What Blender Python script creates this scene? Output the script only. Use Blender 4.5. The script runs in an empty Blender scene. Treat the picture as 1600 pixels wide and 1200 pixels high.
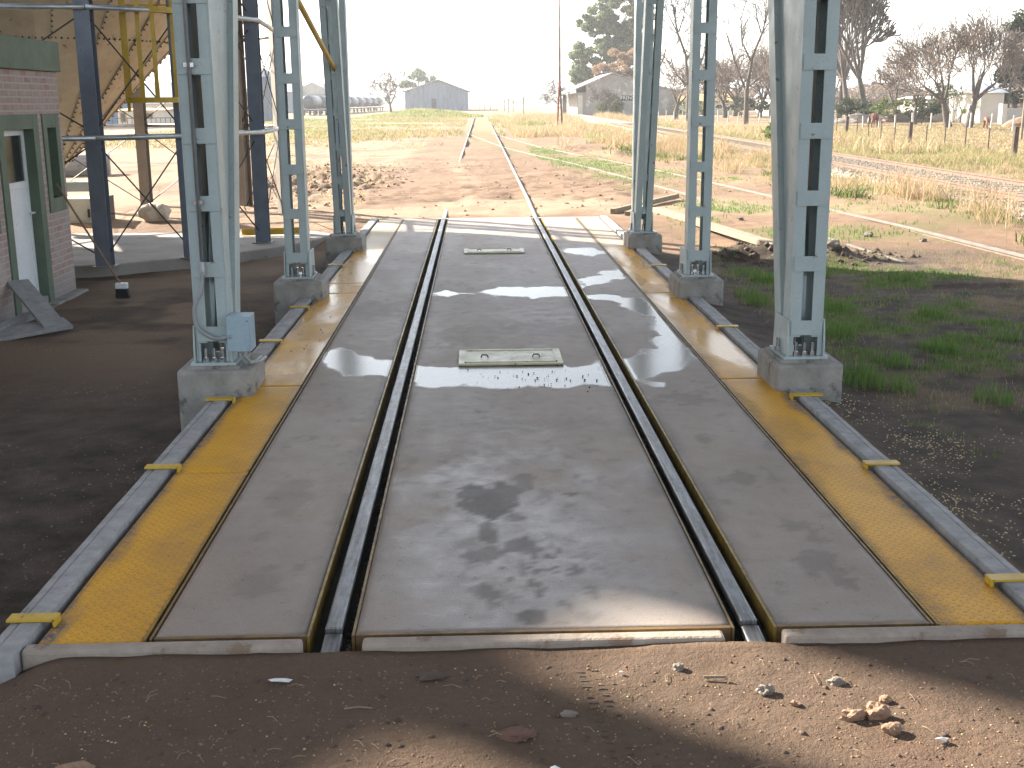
import bpy, math, random
import numpy as np
from mathutils import Vector, Matrix, Euler
random.seed(7); RNG = np.random.default_rng(11)
scene = bpy.context.scene
COL = scene.collection
rad = math.radians

# ------------------------------------------------------------------ camera
cam_d = bpy.data.cameras.new('camera'); cam = bpy.data.objects.new('camera', cam_d); COL.objects.link(cam)
rt = Vector((0.999505, -0.030483, -0.007781)); upv = Vector((0.014641, 0.231773, 0.97266)); fw = Vector((0.027846, 0.972292, -0.232105))
cm = Matrix((rt, upv, -fw)).transposed().to_4x4(); cm.translation = Vector((0, 0, 2.1)); cam.matrix_world = cm
cam_d.sensor_width = 36; cam_d.lens = 36*1850/1600; cam_d.clip_start = .05; cam_d.clip_end = 6000
scene.camera = cam
scene.render.resolution_x = 1024; scene.render.resolution_y = 768

# ------------------------------------------------------------------ light
SUN_EL = rad(28); SDX, SDY = .78, -.626           # horizontal direction in which shadows fall
world = bpy.data.worlds.new('World'); scene.world = world; world.use_nodes = True
wn = world.node_tree; bg = wn.nodes['Background']; sky = wn.nodes.new('ShaderNodeTexSky')
sky.sky_type = 'NISHITA'; sky.sun_disc = False; sky.sun_elevation = SUN_EL
sky.sun_rotation = math.atan2(-SDX, -SDY)
sky.air_density = 1.0; sky.dust_density = 1.6; sky.ozone_density = 1.0; sky.altitude = 50
hs = wn.nodes.new('ShaderNodeHueSaturation'); hs.inputs['Saturation'].default_value = .5; wn.links.new(sky.outputs[0], hs.inputs['Color']); wn.links.new(hs.outputs[0], bg.inputs[0]); bg.inputs[1].default_value = .09
sl = bpy.data.lights.new('sun', 'SUN'); sl.energy = 5.0; sl.angle = rad(.6); sl.color = (1, .92, .80)
so = bpy.data.objects.new('sun', sl); COL.objects.link(so)
sdir = Vector((SDX*math.cos(SUN_EL), SDY*math.cos(SUN_EL), -math.sin(SUN_EL)))
so.rotation_euler = sdir.to_track_quat('-Z', 'Y').to_euler(); so.location = (-60, 60, 60)
scene.view_settings.view_transform = 'Standard'; scene.view_settings.look = 'None'
scene.view_settings.exposure = 2.25; scene.view_settings.gamma = 1
try:
    scene.cycles.max_bounces = 6; scene.cycles.transparent_max_bounces = 6
except Exception: pass

# ------------------------------------------------------------------ numpy noise
def _hash(ix, iy, s):
    n = (ix.astype(np.int64)*374761393 + iy.astype(np.int64)*668265263 + s*974711) & 0x7fffffff
    n = ((n ^ (n >> 13))*1274126177) & 0x7fffffff
    return ((n ^ (n >> 16)) & 0xffff)/65535.0
def vnoise(x, y, s=0):
    ix = np.floor(x); iy = np.floor(y); fx = x-ix; fy = y-iy
    fx = fx*fx*(3-2*fx); fy = fy*fy*(3-2*fy)
    a = _hash(ix, iy, s); b = _hash(ix+1, iy, s); c = _hash(ix, iy+1, s); d = _hash(ix+1, iy+1, s)
    return (a*(1-fx)+b*fx)*(1-fy)+(c*(1-fx)+d*fx)*fy
def fbm(x, y, o=4, s=0, g=.5):
    x = np.asarray(x, float); y = np.asarray(y, float); t = 0; a = 1; w = 0
    for i in range(o):
        t = t+a*vnoise(x*(2**i)+17.3*i, y*(2**i)+5.1*i, s+i); w += a; a *= g
    return t/w
def sst(a, b, x):
    t = np.clip((x-a)/(b-a), 0, 1); return t*t*(3-2*t)

# ------------------------------------------------------------------ mesh helpers
class MB:
    def __init__(s): s.v = []; s.f = []
    def add(s, vs, fs):
        o = len(s.v); s.v += [tuple(p) for p in vs]; s.f += [tuple(i+o for i in f) for f in fs]; return s
    def box(s, x0, x1, y0, y1, z0, z1, M=None):
        p = [Vector((x, y, z)) for z in (z0, z1) for x, y in ((x0, y0), (x1, y0), (x1, y1), (x0, y1))]
        if M is not None: p = [M @ q for q in p]
        return s.add(p, [(3, 2, 1, 0), (4, 5, 6, 7), (0, 1, 5, 4), (1, 2, 6, 5), (2, 3, 7, 6), (3, 0, 4, 7)])
    def prism(s, poly, z0, z1, ax='z', M=None):
        n = len(poly)
        def P(a, b, c):
            q = Vector((a, b, c)) if ax == 'z' else (Vector((a, c, b)) if ax == 'y' else Vector((c, a, b)))
            return M @ q if M is not None else q
        vs = [P(a, b, z0) for a, b in poly]+[P(a, b, z1) for a, b in poly]
        return s.add(vs, [tuple(range(n))[::-1], tuple(range(n, 2*n))]+[(i, (i+1) % n, n+(i+1) % n, n+i) for i in range(n)])
    def tube(s, pts, r, n=8, cap=True, r1=None):
        pts = [Vector(p) for p in pts]; m = len(pts); vs = []; prev = None
        for i, p in enumerate(pts):
            d = (pts[min(i+1, m-1)]-pts[max(i-1, 0)]).normalized()
            if prev is None: u = d.orthogonal().normalized()
            else:
                u = prev-d*prev.dot(d); u = u.normalized() if u.length > 1e-6 else d.orthogonal().normalized()
            prev = u; w = d.cross(u)
            rr = r if r1 is None else r+(r1-r)*i/(m-1)
            if isinstance(r, (list, tuple)): rr = r[i]
            for k in range(n):
                a = 2*math.pi*k/n; vs.append(p+(u*math.cos(a)+w*math.sin(a))*rr)
        fs = [(i*n+k, i*n+(k+1) % n, (i+1)*n+(k+1) % n, (i+1)*n+k) for i in range(m-1) for k in range(n)]
        if cap: fs += [tuple(range(n))[::-1], tuple(range((m-1)*n, m*n))]
        return s.add(vs, fs)
    def sweep(s, prof, p0, p1, up=(0, 0, 1)):
        p0 = Vector(p0); p1 = Vector(p1); d = (p1-p0).normalized(); up = Vector(up)
        x = d.cross(up).normalized(); y = x.cross(d)
        n = len(prof); vs = [p0+x*a+y*b for a, b in prof]+[p1+x*a+y*b for a, b in prof]
        return s.add(vs, [tuple(range(n)), tuple(range(n, 2*n))[::-1]]+[(i, n+i, n+(i+1) % n, (i+1) % n) for i in range(n)])
    def lathe(s, prof, n=24, c=(0, 0, 0), a0=0, a1=2*math.pi):
        full = abs(a1-a0-2*math.pi) < 1e-6; k = n if full else n+1; vs = []
        for r, z in prof:
            for i in range(k):
                a = a0+(a1-a0)*i/n; vs.append((c[0]+r*math.cos(a), c[1]+r*math.sin(a), c[2]+z))
        fs = []
        for j in range(len(prof)-1):
            for i in range(n if full else n):
                i2 = (i+1) % k; fs.append((j*k+i, j*k+i2, (j+1)*k+i2, (j+1)*k+i))
        return s.add(vs, fs)
    def blob(s, c, r, n=2, sd=0, sq=(1, 1, 1), jag=.25):
        import bmesh
        bm = bmesh.new(); bmesh.ops.create_icosphere(bm, subdivisions=n, radius=1)
        rr = random.Random(sd); off = Vector((rr.random()*50, rr.random()*50, rr.random()*50))
        from mathutils import noise
        vs = []
        for v in bm.verts:
            k = 1+jag*2*noise.noise(v.co*1.3+off)+jag*.7*noise.noise(v.co*3.5+off)
            vs.append((c[0]+v.co.x*r*sq[0]*k, c[1]+v.co.y*r*sq[1]*k, c[2]+v.co.z*r*sq[2]*k))
        fs = [tuple(q.index for q in f.verts) for f in bm.faces]; bm.free()
        return s.add(vs, fs)

WLOC = {}
def wloc(o): return WLOC.get(o.name, Vector((0, 0, 0)))
def meta(o, label=None, cat=None, group=None, kind=None):
    if label: o['label'] = label
    if cat: o['category'] = cat
    if group: o['group'] = group
    if kind: o['kind'] = kind
    return o
def thing(name, loc, label, cat, group=None):
    o = bpy.data.objects.new(name, None); o.empty_display_size = .2; COL.objects.link(o); o.location = loc
    WLOC[o.name] = Vector(loc); return meta(o, label, cat, group)
def mesh_obj(name, mb, mat, parent=None, loc=None, smooth=False, bevel=0, label=None):
    """mb is in world coordinates; loc = origin (defaults to the parent's)"""
    base = wloc(parent) if parent is not None else Vector(loc or (0, 0, 0))
    me = bpy.data.meshes.new(name)
    me.from_pydata([(x-base.x, y-base.y, z-base.z) for x, y, z in mb.v], [], mb.f); me.update()
    for m in (mat if isinstance(mat, (list, tuple)) else [mat]): me.materials.append(m)
    if smooth: me.polygons.foreach_set('use_smooth', [True]*len(me.polygons))
    o = bpy.data.objects.new(name, me); COL.objects.link(o); WLOC[o.name] = base
    if parent is not None: o.parent = parent
    else: o.location = base
    if bevel:
        b = o.modifiers.new('bevel', 'BEVEL'); b.width = bevel; b.segments = 2; b.limit_method = 'ANGLE'
    if label: o['label'] = label
    return o
part = mesh_obj
def single(name, mb, mat, label, cat, loc, group=None, **k):
    return meta(mesh_obj(name, mb, mat, None, loc, **k), label, cat, group)
def struct(name, mb, mat, loc=(0, 0, 0), kind='structure', label=None, **k):
    o = mesh_obj(name, mb, mat, None, loc, **k); o['kind'] = kind
    if label: o['label'] = label
    return o
def copy_tree(o, parent=None):
    c = o.copy(); COL.objects.link(c)
    if parent is not None: c.parent = parent
    for ch in [q for q in ALLCH.get(o.name, o.children)]: copy_tree(ch, c)
    return c
ALLCH = {}
def np_mesh(name, verts, faces, mat, smooth=False, loc=(0, 0, 0), parent=None):
    me = bpy.data.meshes.new(name); nv = len(verts); nf, k = faces.shape
    me.vertices.add(nv); me.vertices.foreach_set('co', verts.astype(np.float32).ravel())
    me.loops.add(nf*k); me.loops.foreach_set('vertex_index', faces.astype(np.int32).ravel())
    me.polygons.add(nf); me.polygons.foreach_set('loop_start', np.arange(nf, dtype=np.int32)*k)
    me.polygons.foreach_set('loop_total', np.full(nf, k, dtype=np.int32))
    if smooth: me.polygons.foreach_set('use_smooth', np.ones(nf, dtype=bool))
    me.update(calc_edges=True); me.validate()
    me.materials.append(mat)
    o = bpy.data.objects.new(name, me); COL.objects.link(o); o.location = loc; WLOC[o.name] = Vector(loc)
    if parent is not None: o.parent = parent
    return o

# ------------------------------------------------------------------ materials
def new_mat(name):
    m = bpy.data.materials.new(name); m.use_nodes = True; nt = m.node_tree
    return m, nt, nt.nodes['Principled BSDF'], nt.nodes, nt.links
def inp(b, n, v): b.inputs[n].default_value = v
def c4(c): return (c[0], c[1], c[2], 1)
def ramp(N, stops):
    r = N.new('ShaderNodeValToRGB'); e = r.color_ramp.elements
    while len(e) < len(stops): e.new(.5)
    for i, (p, c) in enumerate(stops): e[i].position = p; e[i].color = c4(c) if len(c) == 3 else c
    return r
def noise_n(N, L, vec, scale, detail=5, rough=.6, dist=0):
    n = N.new('ShaderNodeTexNoise'); n.inputs['Scale'].default_value = scale; n.inputs['Detail'].default_value = detail
    n.inputs['Roughness'].default_value = rough; n.inputs['Distortion'].default_value = dist
    if vec is not None: L.new(vec, n.inputs['Vector'])
    return n.outputs[0]
def mathn(N, L, op, a, b=None, c=None, clamp=False):
    m = N.new('ShaderNodeMath'); m.operation = op; m.use_clamp = clamp
    for i, q in enumerate((a, b, c)):
        if q is None: continue
        if isinstance(q, (int, float)): m.inputs[i].default_value = q
        else: L.new(q, m.inputs[i])
    return m.outputs[0]
def mixc(N, L, fac, a, b, mode='MIX'):
    m = N.new('ShaderNodeMix'); m.data_type = 'RGBA'; m.blend_type = mode
    if isinstance(fac, (int, float)): m.inputs[0].default_value = fac
    else: L.new(fac, m.inputs[0])
    for q, i in ((a, 6), (b, 7)):
        if isinstance(q, (tuple, list)): m.inputs[i].default_value = c4(q)
        else: L.new(q, m.inputs[i])
    return m.outputs[2]
def mapr(N, L, v, a, b, c=0, d=1):
    m = N.new('ShaderNodeMapRange'); L.new(v, m.inputs[0])
    for i, q in enumerate((a, b, c, d)): m.inputs[i+1].default_value = q
    return m.outputs[0]
def bumpn(N, L, h, st, dist, b):
    n = N.new('ShaderNodeBump'); n.inputs['Strength'].default_value = st; n.inputs['Distance'].default_value = dist
    L.new(h, n.inputs['Height']); L.new(n.outputs[0], b.inputs['Normal']); return n
def simple(name, c1, c2=None, scale=6, rough=.6, metal=0, bump=.15, bscale=40, dist=.01, spots=None, rvar=.1, coord='Object'):
    """painted / raw surface: two-tone cloudiness, fine grain, optional spots of dirt or rust"""
    m, nt, b, N, L = new_mat(name); tc = N.new('ShaderNodeTexCoord').outputs[coord]
    c2 = c2 or tuple(x*.72 for x in c1)
    n = noise_n(N, L, tc, scale, 6, .65); col = mixc(N, L, mapr(N, L, n, .35, .65), c1, c2)
    fine = noise_n(N, L, tc, bscale, 4, .7)
    col = mixc(N, L, mapr(N, L, fine, .35, .7, 0, .35), col, tuple(x*.6 for x in c1))
    if spots:
        s = noise_n(N, L, tc, spots[1], 5, .7); col = mixc(N, L, mapr(N, L, s, spots[2], spots[2]+.06), col, spots[0])
    L.new(col, b.inputs['Base Color']); inp(b, 'Metallic', metal)
    L.new(mapr(N, L, n, .3, .7, rough-rvar, min(1, rough+rvar)), b.inputs['Roughness'])
    if bump: bumpn(N, L, fine, bump, dist, b)
    return m
M = {}
M['column'] = simple('column_paint', (.39, .46, .46), (.33, .39, .39), 3, .42, bump=.06, bscale=60, spots=((.20, .15, .10), 11, .63))
M['steel_blue'] = simple('blue_primer', (.15, .175, .215), (.11, .13, .165), 4, .5, bump=.08, spots=((.1, .07, .05), 14, .64))
M['core'] = simple('core_dark', (.05, .055, .06), None, 4, .6, bump=0)
M['steel_brown'] = simple('brown_primer', (.23, .205, .175), (.17, .15, .125), 4, .5, bump=.08)
M['galv'] = simple('galvanised', (.5, .52, .54), (.38, .4, .42), 8, .38, .7, bump=.1, bscale=30)
M['galvd'] = simple('galvanised_dull', (.38, .40, .42), (.28, .3, .32), 8, .5, .4, bump=.1, bscale=30)
M['hopper'] = simple('hopper_sheet', (.58, .49, .35), (.46, .37, .25), 1.6, .5, .35, bump=.35, bscale=3.5, dist=.03, spots=((.2, .14, .08), 5, .63))
M['bolt'] = simple('bolt_zinc', (.6, .6, .62), None, 20, .22, .9, bump=0)
M['rod'] = simple('rod_dark', (.06, .05, .045), None, 20, .6, .3, bump=0)
M['yellow'] = simple('yellow_paint', (.55, .36, .025), (.46, .28, .02), 5, .42, bump=.08, spots=((.14, .08, .03), 16, .62))
M['conc'] = simple('concrete', (.33, .31, .28), (.20, .19, .17), 4.5, .85, bump=.8, bscale=24, dist=.012, spots=((.12, .11, .10), 3.2, .56))
M['kerb_front'] = simple('dusty_kerb', (.36, .30, .245), (.26, .215, .175), 6, .9, bump=.8, bscale=26, spots=((.2, .14, .1), 5, .58))
M['kerb'] = simple('kerb_concrete', (.36, .355, .35), (.24, .235, .23), 7, .85, bump=.9, bscale=30, dist=.01, spots=((.12, .11, .10), 14, .64))
M['pitdark'] = simple('pit_dark', (.03, .028, .025), None, 5, .9, bump=.3)
M['slab2'] = simple('platform_concrete', (.3, .275, .245), (.22, .2, .175), 1.2, .8, bump=.25, bscale=30, spots=((.14, .12, .1), 3, .6))
M['white'] = simple('white_paint', (.8, .82, .84), (.72, .74, .77), 4, .35, bump=.03)
M['trim'] = simple('green_trim', (.105, .15, .10), (.085, .125, .083), 3, .6, bump=.15)
M['glass'] = simple('dark_glass', (.03, .035, .035), None, 3, .08, bump=0, rvar=.02)
M['wood_grey'] = simple('grey_board', (.33, .33, .33), (.24, .24, .245), 9, .8, bump=.3, bscale=60)
M['wood'] = simple('weathered_timber', (.27, .22, .15), (.19, .15, .10), 8, .85, bump=.5, bscale=30, dist=.02)
M['wood_handle'] = simple('broom_handle_wood', (.25, .14, .08), None, 12, .6)
M['bristle'] = simple('dark_bristles', (.02, .022, .03), None, 60, .8, bump=.8, bscale=120)
M['cream'] = simple('cream_paint', (.55, .53, .44), (.46, .43, .35), 4, .5, spots=((.3, .24, .16), 9, .63))
M['rail'] = None
M['bark'] = simple('bark', (.12, .10, .085), (.08, .065, .055), 3, .9, bump=.6, bscale=12, dist=.05)
M['twig'] = simple('twigs', (.13, .105, .09), (.09, .072, .06), 3, .9, bump=0)
M['twig2'] = simple('twigs_pale', (.21, .165, .135), (.15, .12, .10), 3, .9, bump=0)
M['lime'] = simple('limewashed_bark', (.55, .52, .47), (.4, .37, .33), 4, .9)
M['post'] = simple('post_wood', (.12, .085, .07), (.08, .055, .045), 5, .9)
M['post_w'] = simple('limewashed_post', (.55, .52, .46), (.42, .39, .34), 5, .9)
M['sack'] = simple('sack_cloth', (.52, .46, .37), (.40, .34, .26), 6, .8, bump=.5, bscale=25, dist=.02)
M['stone'] = simple('clod_earth', (.30, .19, .12), (.2, .12, .08), 8, .95, bump=.7, bscale=25, dist=.02)
M['soil_red'] = simple('red_soil', (.17, .085, .06), (.10, .06, .045), 8, .95, bump=.7, bscale=25, dist=.02)
M['soil_dark'] = simple('dark_soil', (.11, .075, .055), (.07, .05, .04), 8, .95, bump=.7, bscale=25, dist=.02)
M['stone_g'] = simple('grey_stone', (.24, .2, .165), (.15, .125, .10), 8, .9, bump=.7, bscale=25, dist=.02)
M['paper'] = simple('paper', (.75, .75, .75), (.65, .65, .65), 9, .8)
M['box_paint'] = simple('box_paint', (.30, .40, .46), (.26, .35, .41), 4, .45, bump=.03)
M['conduit'] = simple('grey_flexible_conduit', (.33, .34, .35), None, 10, .5, bump=.3, bscale=150)
M['horse'] = simple('horse_coat', (.16, .055, .025), (.12, .04, .02), 4, .6, bump=0)
M['horse_d'] = simple('horse_mane', (.03, .018, .012), None, 4, .7, bump=0)
M['rust_red'] = simple('mast_rust', (.28, .09, .06), (.2, .06, .04), 2, .7)
M['dark'] = simple('dark_void', (.015, .015, .015), None, 4, .9, bump=0)
M['cream_wall'] = simple('cream_wall', (.62, .57, .48), (.54, .49, .41), 1, .9)
M['ochre'] = simple('ochre_trim', (.5, .33, .12), None, 2, .8)
M['roof_grey'] = simple('grey_roof', (.34, .35, .37), (.27, .28, .3), .8, .7)
M['blue_sheet'] = simple('blue_sheet', (.10, .2, .36), (.08, .16, .3), .8, .6)
M['tank'] = simple('tank_grey', (.07, .085, .10), (.05, .06, .07), .5, .4, .3, bump=0)
M['track_rust'] = simple('rail_rust', (.19, .12, .085), (.12, .075, .055), 3, .55, .3)
M['grain'] = simple('grain', (.62, .5, .26), (.5, .38, .18), 30, .6, bump=0)
M['leaf_eu'] = simple('eucalyptus_leaf', (.075, .10, .045), (.05, .07, .035), .35, .6, bump=0)
M['leaf_gr'] = simple('green_leaf', (.10, .14, .035), (.06, .09, .025), .6, .6, bump=0)
M['leaf_or'] = simple('russet_leaf', (.22, .12, .055), (.16, .085, .04), .4, .7, bump=0)

def slab_mat():
    m, nt, b, N, L = new_mat('weighbridge_concrete'); tc = N.new('ShaderNodeTexCoord').outputs['Object']
    at = N.new('ShaderNodeAttribute'); at.attribute_name = 'wet'; sep = N.new('ShaderNodeSeparateColor'); L.new(at.outputs['Color'], sep.inputs[0])
    wet, stain, film_sheen = sep.outputs[0], sep.outputs[1], sep.outputs[2]
    n1 = noise_n(N, L, tc, 1.1, 7, .62); n2 = noise_n(N, L, tc, 7, 6, .7); n3 = noise_n(N, L, tc, 90, 3, .7)
    mp = N.new('ShaderNodeMapping'); mp.inputs['Scale'].default_value = (1.2, 6, 1); L.new(tc, mp.inputs[0])
    st = noise_n(N, L, mp.outputs[0], 1.6, 5, .6)
    col = mixc(N, L, mapr(N, L, n1, .3, .7), (.34, .268, .212), (.26, .205, .165))
    col = mixc(N, L, mapr(N, L, st, .45, .75, 0, .5), col, (.29, .245, .205))
    col = mixc(N, L, mapr(N, L, n2, .60, .74, 0, .35), col, (.12, .095, .078)); n5 = noise_n(N, L, tc, 22, 6, .75); col = mixc(N, L, mapr(N, L, n5, .58, .68, 0, .45), col, (.13, .105, .09)); col = mixc(N, L, mapr(N, L, n5, .44, .34, 0, .35), col, (.36, .31, .27))
    col = mixc(N, L, mapr(N, L, n3, .35, .75, 0, .35), col, (.1, .09, .08))
    col = mixc(N, L, mathn(N, L, 'MULTIPLY', film_sheen, .35), col, (.26, .27, .285))  # bluish sky sheen of the damp film painted into the colour
    vr = N.new('ShaderNodeTexVoronoi'); vr.inputs['Scale'].default_value = 26; L.new(tc, vr.inputs['Vector'])
    sp = mathn(N, L, 'LESS_THAN', vr.outputs['Distance'], .12)
    sp = mathn(N, L, 'MULTIPLY', sp, mapr(N, L, n2, .52, .6))
    col = mixc(N, L, mathn(N, L, 'MULTIPLY', sp, .7), col, (.03, .026, .022))
    col = mixc(N, L, mathn(N, L, 'MULTIPLY', stain, .78), col, (.075, .066, .055))
    wetm = mapr(N, L, wet, .38, .60)
    col = mixc(N, L, mathn(N, L, 'MULTIPLY', mapr(N, L, wet, .3, .5), .45), col, (.09, .08, .07))
    L.new(col, b.inputs['Base Color'])
    dry = mapr(N, L, n2, .3, .7, .55, .72); film_sheen = mathn(N, L, 'MULTIPLY', film_sheen, mathn(N, L, 'SUBTRACT', 1, stain)); fr = mathn(N, L, 'MULTIPLY', film_sheen, mapr(N, L, n2, .3, .7, .32, .16))
    dry = mathn(N, L, 'SUBTRACT', dry, fr)
    mx = N.new('ShaderNodeMix'); L.new(wetm, mx.inputs[0]); L.new(dry, mx.inputs[2]); mx.inputs[3].default_value = .20
    L.new(mx.outputs[0], b.inputs['Roughness'])
    bn = N.new('ShaderNodeBump'); bn.inputs['Distance'].default_value = .004
    L.new(mathn(N, L, 'MULTIPLY', mathn(N, L, 'SUBTRACT', 1, wetm), .5), bn.inputs['Strength']); L.new(n3, bn.inputs['Height']); L.new(bn.outputs[0], b.inputs['Normal'])
    return m
M['slab'] = slab_mat()

def tread_mat():
    m, nt, b, N, L = new_mat('yellow_tread_plate'); tc = N.new('ShaderNodeTexCoord').outputs['Object']
    s = N.new('ShaderNodeSeparateXYZ'); L.new(tc, s.inputs[0]); S = 1/.043
    u = mathn(N, L, 'MULTIPLY', mathn(N, L, 'ADD', s.outputs[0], s.outputs[1]), S*.7071)
    v = mathn(N, L, 'MULTIPLY', mathn(N, L, 'SUBTRACT', s.outputs[0], s.outputs[1]), S*.7071)
    par = mathn(N, L, 'FLOORED_MODULO', mathn(N, L, 'ADD', mathn(N, L, 'FLOOR', u), mathn(N, L, 'FLOOR', v)), 2)
    fu = mathn(N, L, 'SUBTRACT', mathn(N, L, 'FLOORED_MODULO', u, 1), .5); fv = mathn(N, L, 'SUBTRACT', mathn(N, L, 'FLOORED_MODULO', v, 1), .5)
    def lerp(a, c): return mathn(N, L, 'ADD', mathn(N, L, 'MULTIPLY', a, mathn(N, L, 'SUBTRACT', 1, par)), mathn(N, L, 'MULTIPLY', c, par))
    a = lerp(fu, fv); c = lerp(fv, fu)
    d = mathn(N, L, 'ADD', mathn(N, L, 'POWER', mathn(N, L, 'DIVIDE', a, .46), 2), mathn(N, L, 'POWER', mathn(N, L, 'DIVIDE', c, .15), 2))
    bar = mapr(N, L, d, .6, 1.3, 1, 0)
    n1 = noise_n(N, L, tc, 2.2, 6, .65); n2 = noise_n(N, L, tc, 14, 5, .7)
    at = N.new('ShaderNodeAttribute'); at.attribute_name = 'dirt'; sp = N.new('ShaderNodeSeparateColor'); L.new(at.outputs['Color'], sp.inputs[0])
    col = mixc(N, L, mapr(N, L, n1, .3, .7), (.70, .345, .010), (.56, .265, .010))
    rim = mathn(N, L, 'MULTIPLY', mapr(N, L, d, 1.0, 1.8, 1, 0), mathn(N, L, 'SUBTRACT', 1, bar))
    col = mixc(N, L, mathn(N, L, 'MULTIPLY', rim, mapr(N, L, n2, .3, .6, .35, .95)), col, (.05, .03, .012))
    dm = mathn(N, L, 'MULTIPLY', sp.outputs[0], mathn(N, L, 'SUBTRACT', 1, mathn(N, L, 'MULTIPLY', bar, .45)))
    dm = mathn(N, L, 'MULTIPLY', dm, mapr(N, L, n2, .3, .62, .25, 1))
    col = mixc(N, L, dm, col, (.115, .115, .125))
    col = mixc(N, L, sp.outputs[2], col, (.40, .34, .24))  # far-end dust, with sunlit glare painted in as a cream tone
    col = mixc(N, L, mapr(N, L, n2, .64, .72, 0, .8), col, (.04, .03, .025))
    L.new(col, b.inputs['Base Color'])
    L.new(mathn(N, L, 'ADD', mapr(N, L, sp.outputs[1], 0, 1, .48, .20), mathn(N, L, 'MULTIPLY', sp.outputs[0], .25)), b.inputs['Roughness']); L.new(mapr(N, L, sp.outputs[1], 0, 1, .25, .5), b.inputs['Specular IOR Level'])
    bumpn(N, L, bar, .9, .003, b); return m
M['tread'] = tread_mat()

def rail_mat():
    m, nt, b, N, L = new_mat('rail_steel'); tc = N.new('ShaderNodeTexCoord').outputs['Object']
    mp = N.new('ShaderNodeMapping'); mp.inputs['Scale'].default_value = (14, 1.2, 1); L.new(tc, mp.inputs[0])
    n = noise_n(N, L, mp.outputs[0], 3, 6, .65); n2 = noise_n(N, L, tc, 30, 4, .6)
    col = mixc(N, L, mapr(N, L, n, .35, .65), (.26, .265, .28), (.11, .10, .095)); L.new(col, b.inputs['Base Color'])
    inp(b, 'Metallic', .8); L.new(mapr(N, L, n2, .3, .7, .34, .52), b.inputs['Roughness']); bumpn(N, L, n2, .12, .004, b); return m
M['rail'] = rail_mat()

def brick_mat():
    m, nt, b, N, L = new_mat('weathered_brick'); tc = N.new('ShaderNodeTexCoord').outputs['Object']
    s = N.new('ShaderNodeSeparateXYZ'); L.new(tc, s.inputs[0]); cb = N.new('ShaderNodeCombineXYZ')
    L.new(mathn(N, L, 'ADD', s.outputs[0], s.outputs[1]), cb.inputs[0]); L.new(s.outputs[2], cb.inputs[1])
    nz = noise_n(N, L, tc, 9, 4, .6); ds = N.new('ShaderNodeVectorMath'); ds.operation = 'ADD'; L.new(cb.outputs[0], ds.inputs[0])
    sc = N.new('ShaderNodeVectorMath'); sc.operation = 'SCALE'; L.new(mathn(N, L, 'SUBTRACT', nz, .5), sc.inputs[3]); sc.inputs[0].default_value = (1, .7, 0)
    sc2 = N.new('ShaderNodeVectorMath'); sc2.operation = 'SCALE'; L.new(sc.outputs[0], sc2.inputs[0]); sc2.inputs[3].default_value = .03; L.new(sc2.outputs[0], ds.inputs[1])
    br = N.new('ShaderNodeTexBrick'); L.new(ds.outputs[0], br.inputs['Vector']); br.inputs['Scale'].default_value = 1
    br.inputs['Brick Width'].default_value = .25; br.inputs['Row Height'].default_value = .078; br.inputs['Mortar Size'].default_value = .013; br.inputs['Mortar Smooth'].default_value = .3
    br.inputs['Color1'].default_value = (.33, .18, .15, 1); br.inputs['Color2'].default_value = (.37, .26, .23, 1); br.inputs['Mortar'].default_value = (.42, .39, .36, 1)
    n2 = noise_n(N, L, tc, 4, 6, .7)
    col = mixc(N, L, mapr(N, L, n2, .4, .62, 0, .75), br.outputs['Color'], (.40, .35, .32))
    low = mapr(N, L, s.outputs[2], .45, .0, 0, .9); col = mixc(N, L, low, col, (.25, .24, .23))
    L.new(col, b.inputs['Base Color']); inp(b, 'Roughness', .9)
    h = mathn(N, L, 'ADD', mathn(N, L, 'SUBTRACT', 1, br.outputs['Fac']), mathn(N, L, 'MULTIPLY', n2, .6)); bumpn(N, L, h, .7, .012, b); return m
M['brick'] = brick_mat()

def corr_mat(name, c1, c2, period, axis=0, rough=.6, metal=.2):
    m, nt, b, N, L = new_mat(name); tc = N.new('ShaderNodeTexCoord').outputs['Object']
    s = N.new('ShaderNodeSeparateXYZ'); L.new(tc, s.inputs[0])
    w = mathn(N, L, 'SINE', mathn(N, L, 'MULTIPLY', s.outputs[axis], 2*math.pi/period))
    mp = N.new('ShaderNodeMapping'); mp.inputs['Scale'].default_value = (1.5, 1.5, .25); L.new(tc, mp.inputs[0])
    n = noise_n(N, L, mp.outputs[0], .5, 5, .6); col = mixc(N, L, mapr(N, L, n, .35, .65), c1, c2); L.new(col, b.inputs['Base Color'])
    inp(b, 'Roughness', rough); inp(b, 'Metallic', metal); bumpn(N, L, w, .6, period*.15, b); return m
M['corr_blue'] = corr_mat('corrugated_blue_grey', (.17, .22, .28), (.12, .155, .2), 1.2)
M['corr_roof'] = corr_mat('corrugated_roof', (.3, .29, .27), (.22, .2, .18), .8, 1)
M['silo'] = corr_mat('silo_sheet', (.33, .34, .34), (.26, .26, .26), .3, 2)
M['station_wall'] = simple('station_wall', (.38, .35, .32), (.26, .23, .21), .5, .9, spots=((.5, .47, .42), .8, .56))

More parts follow.
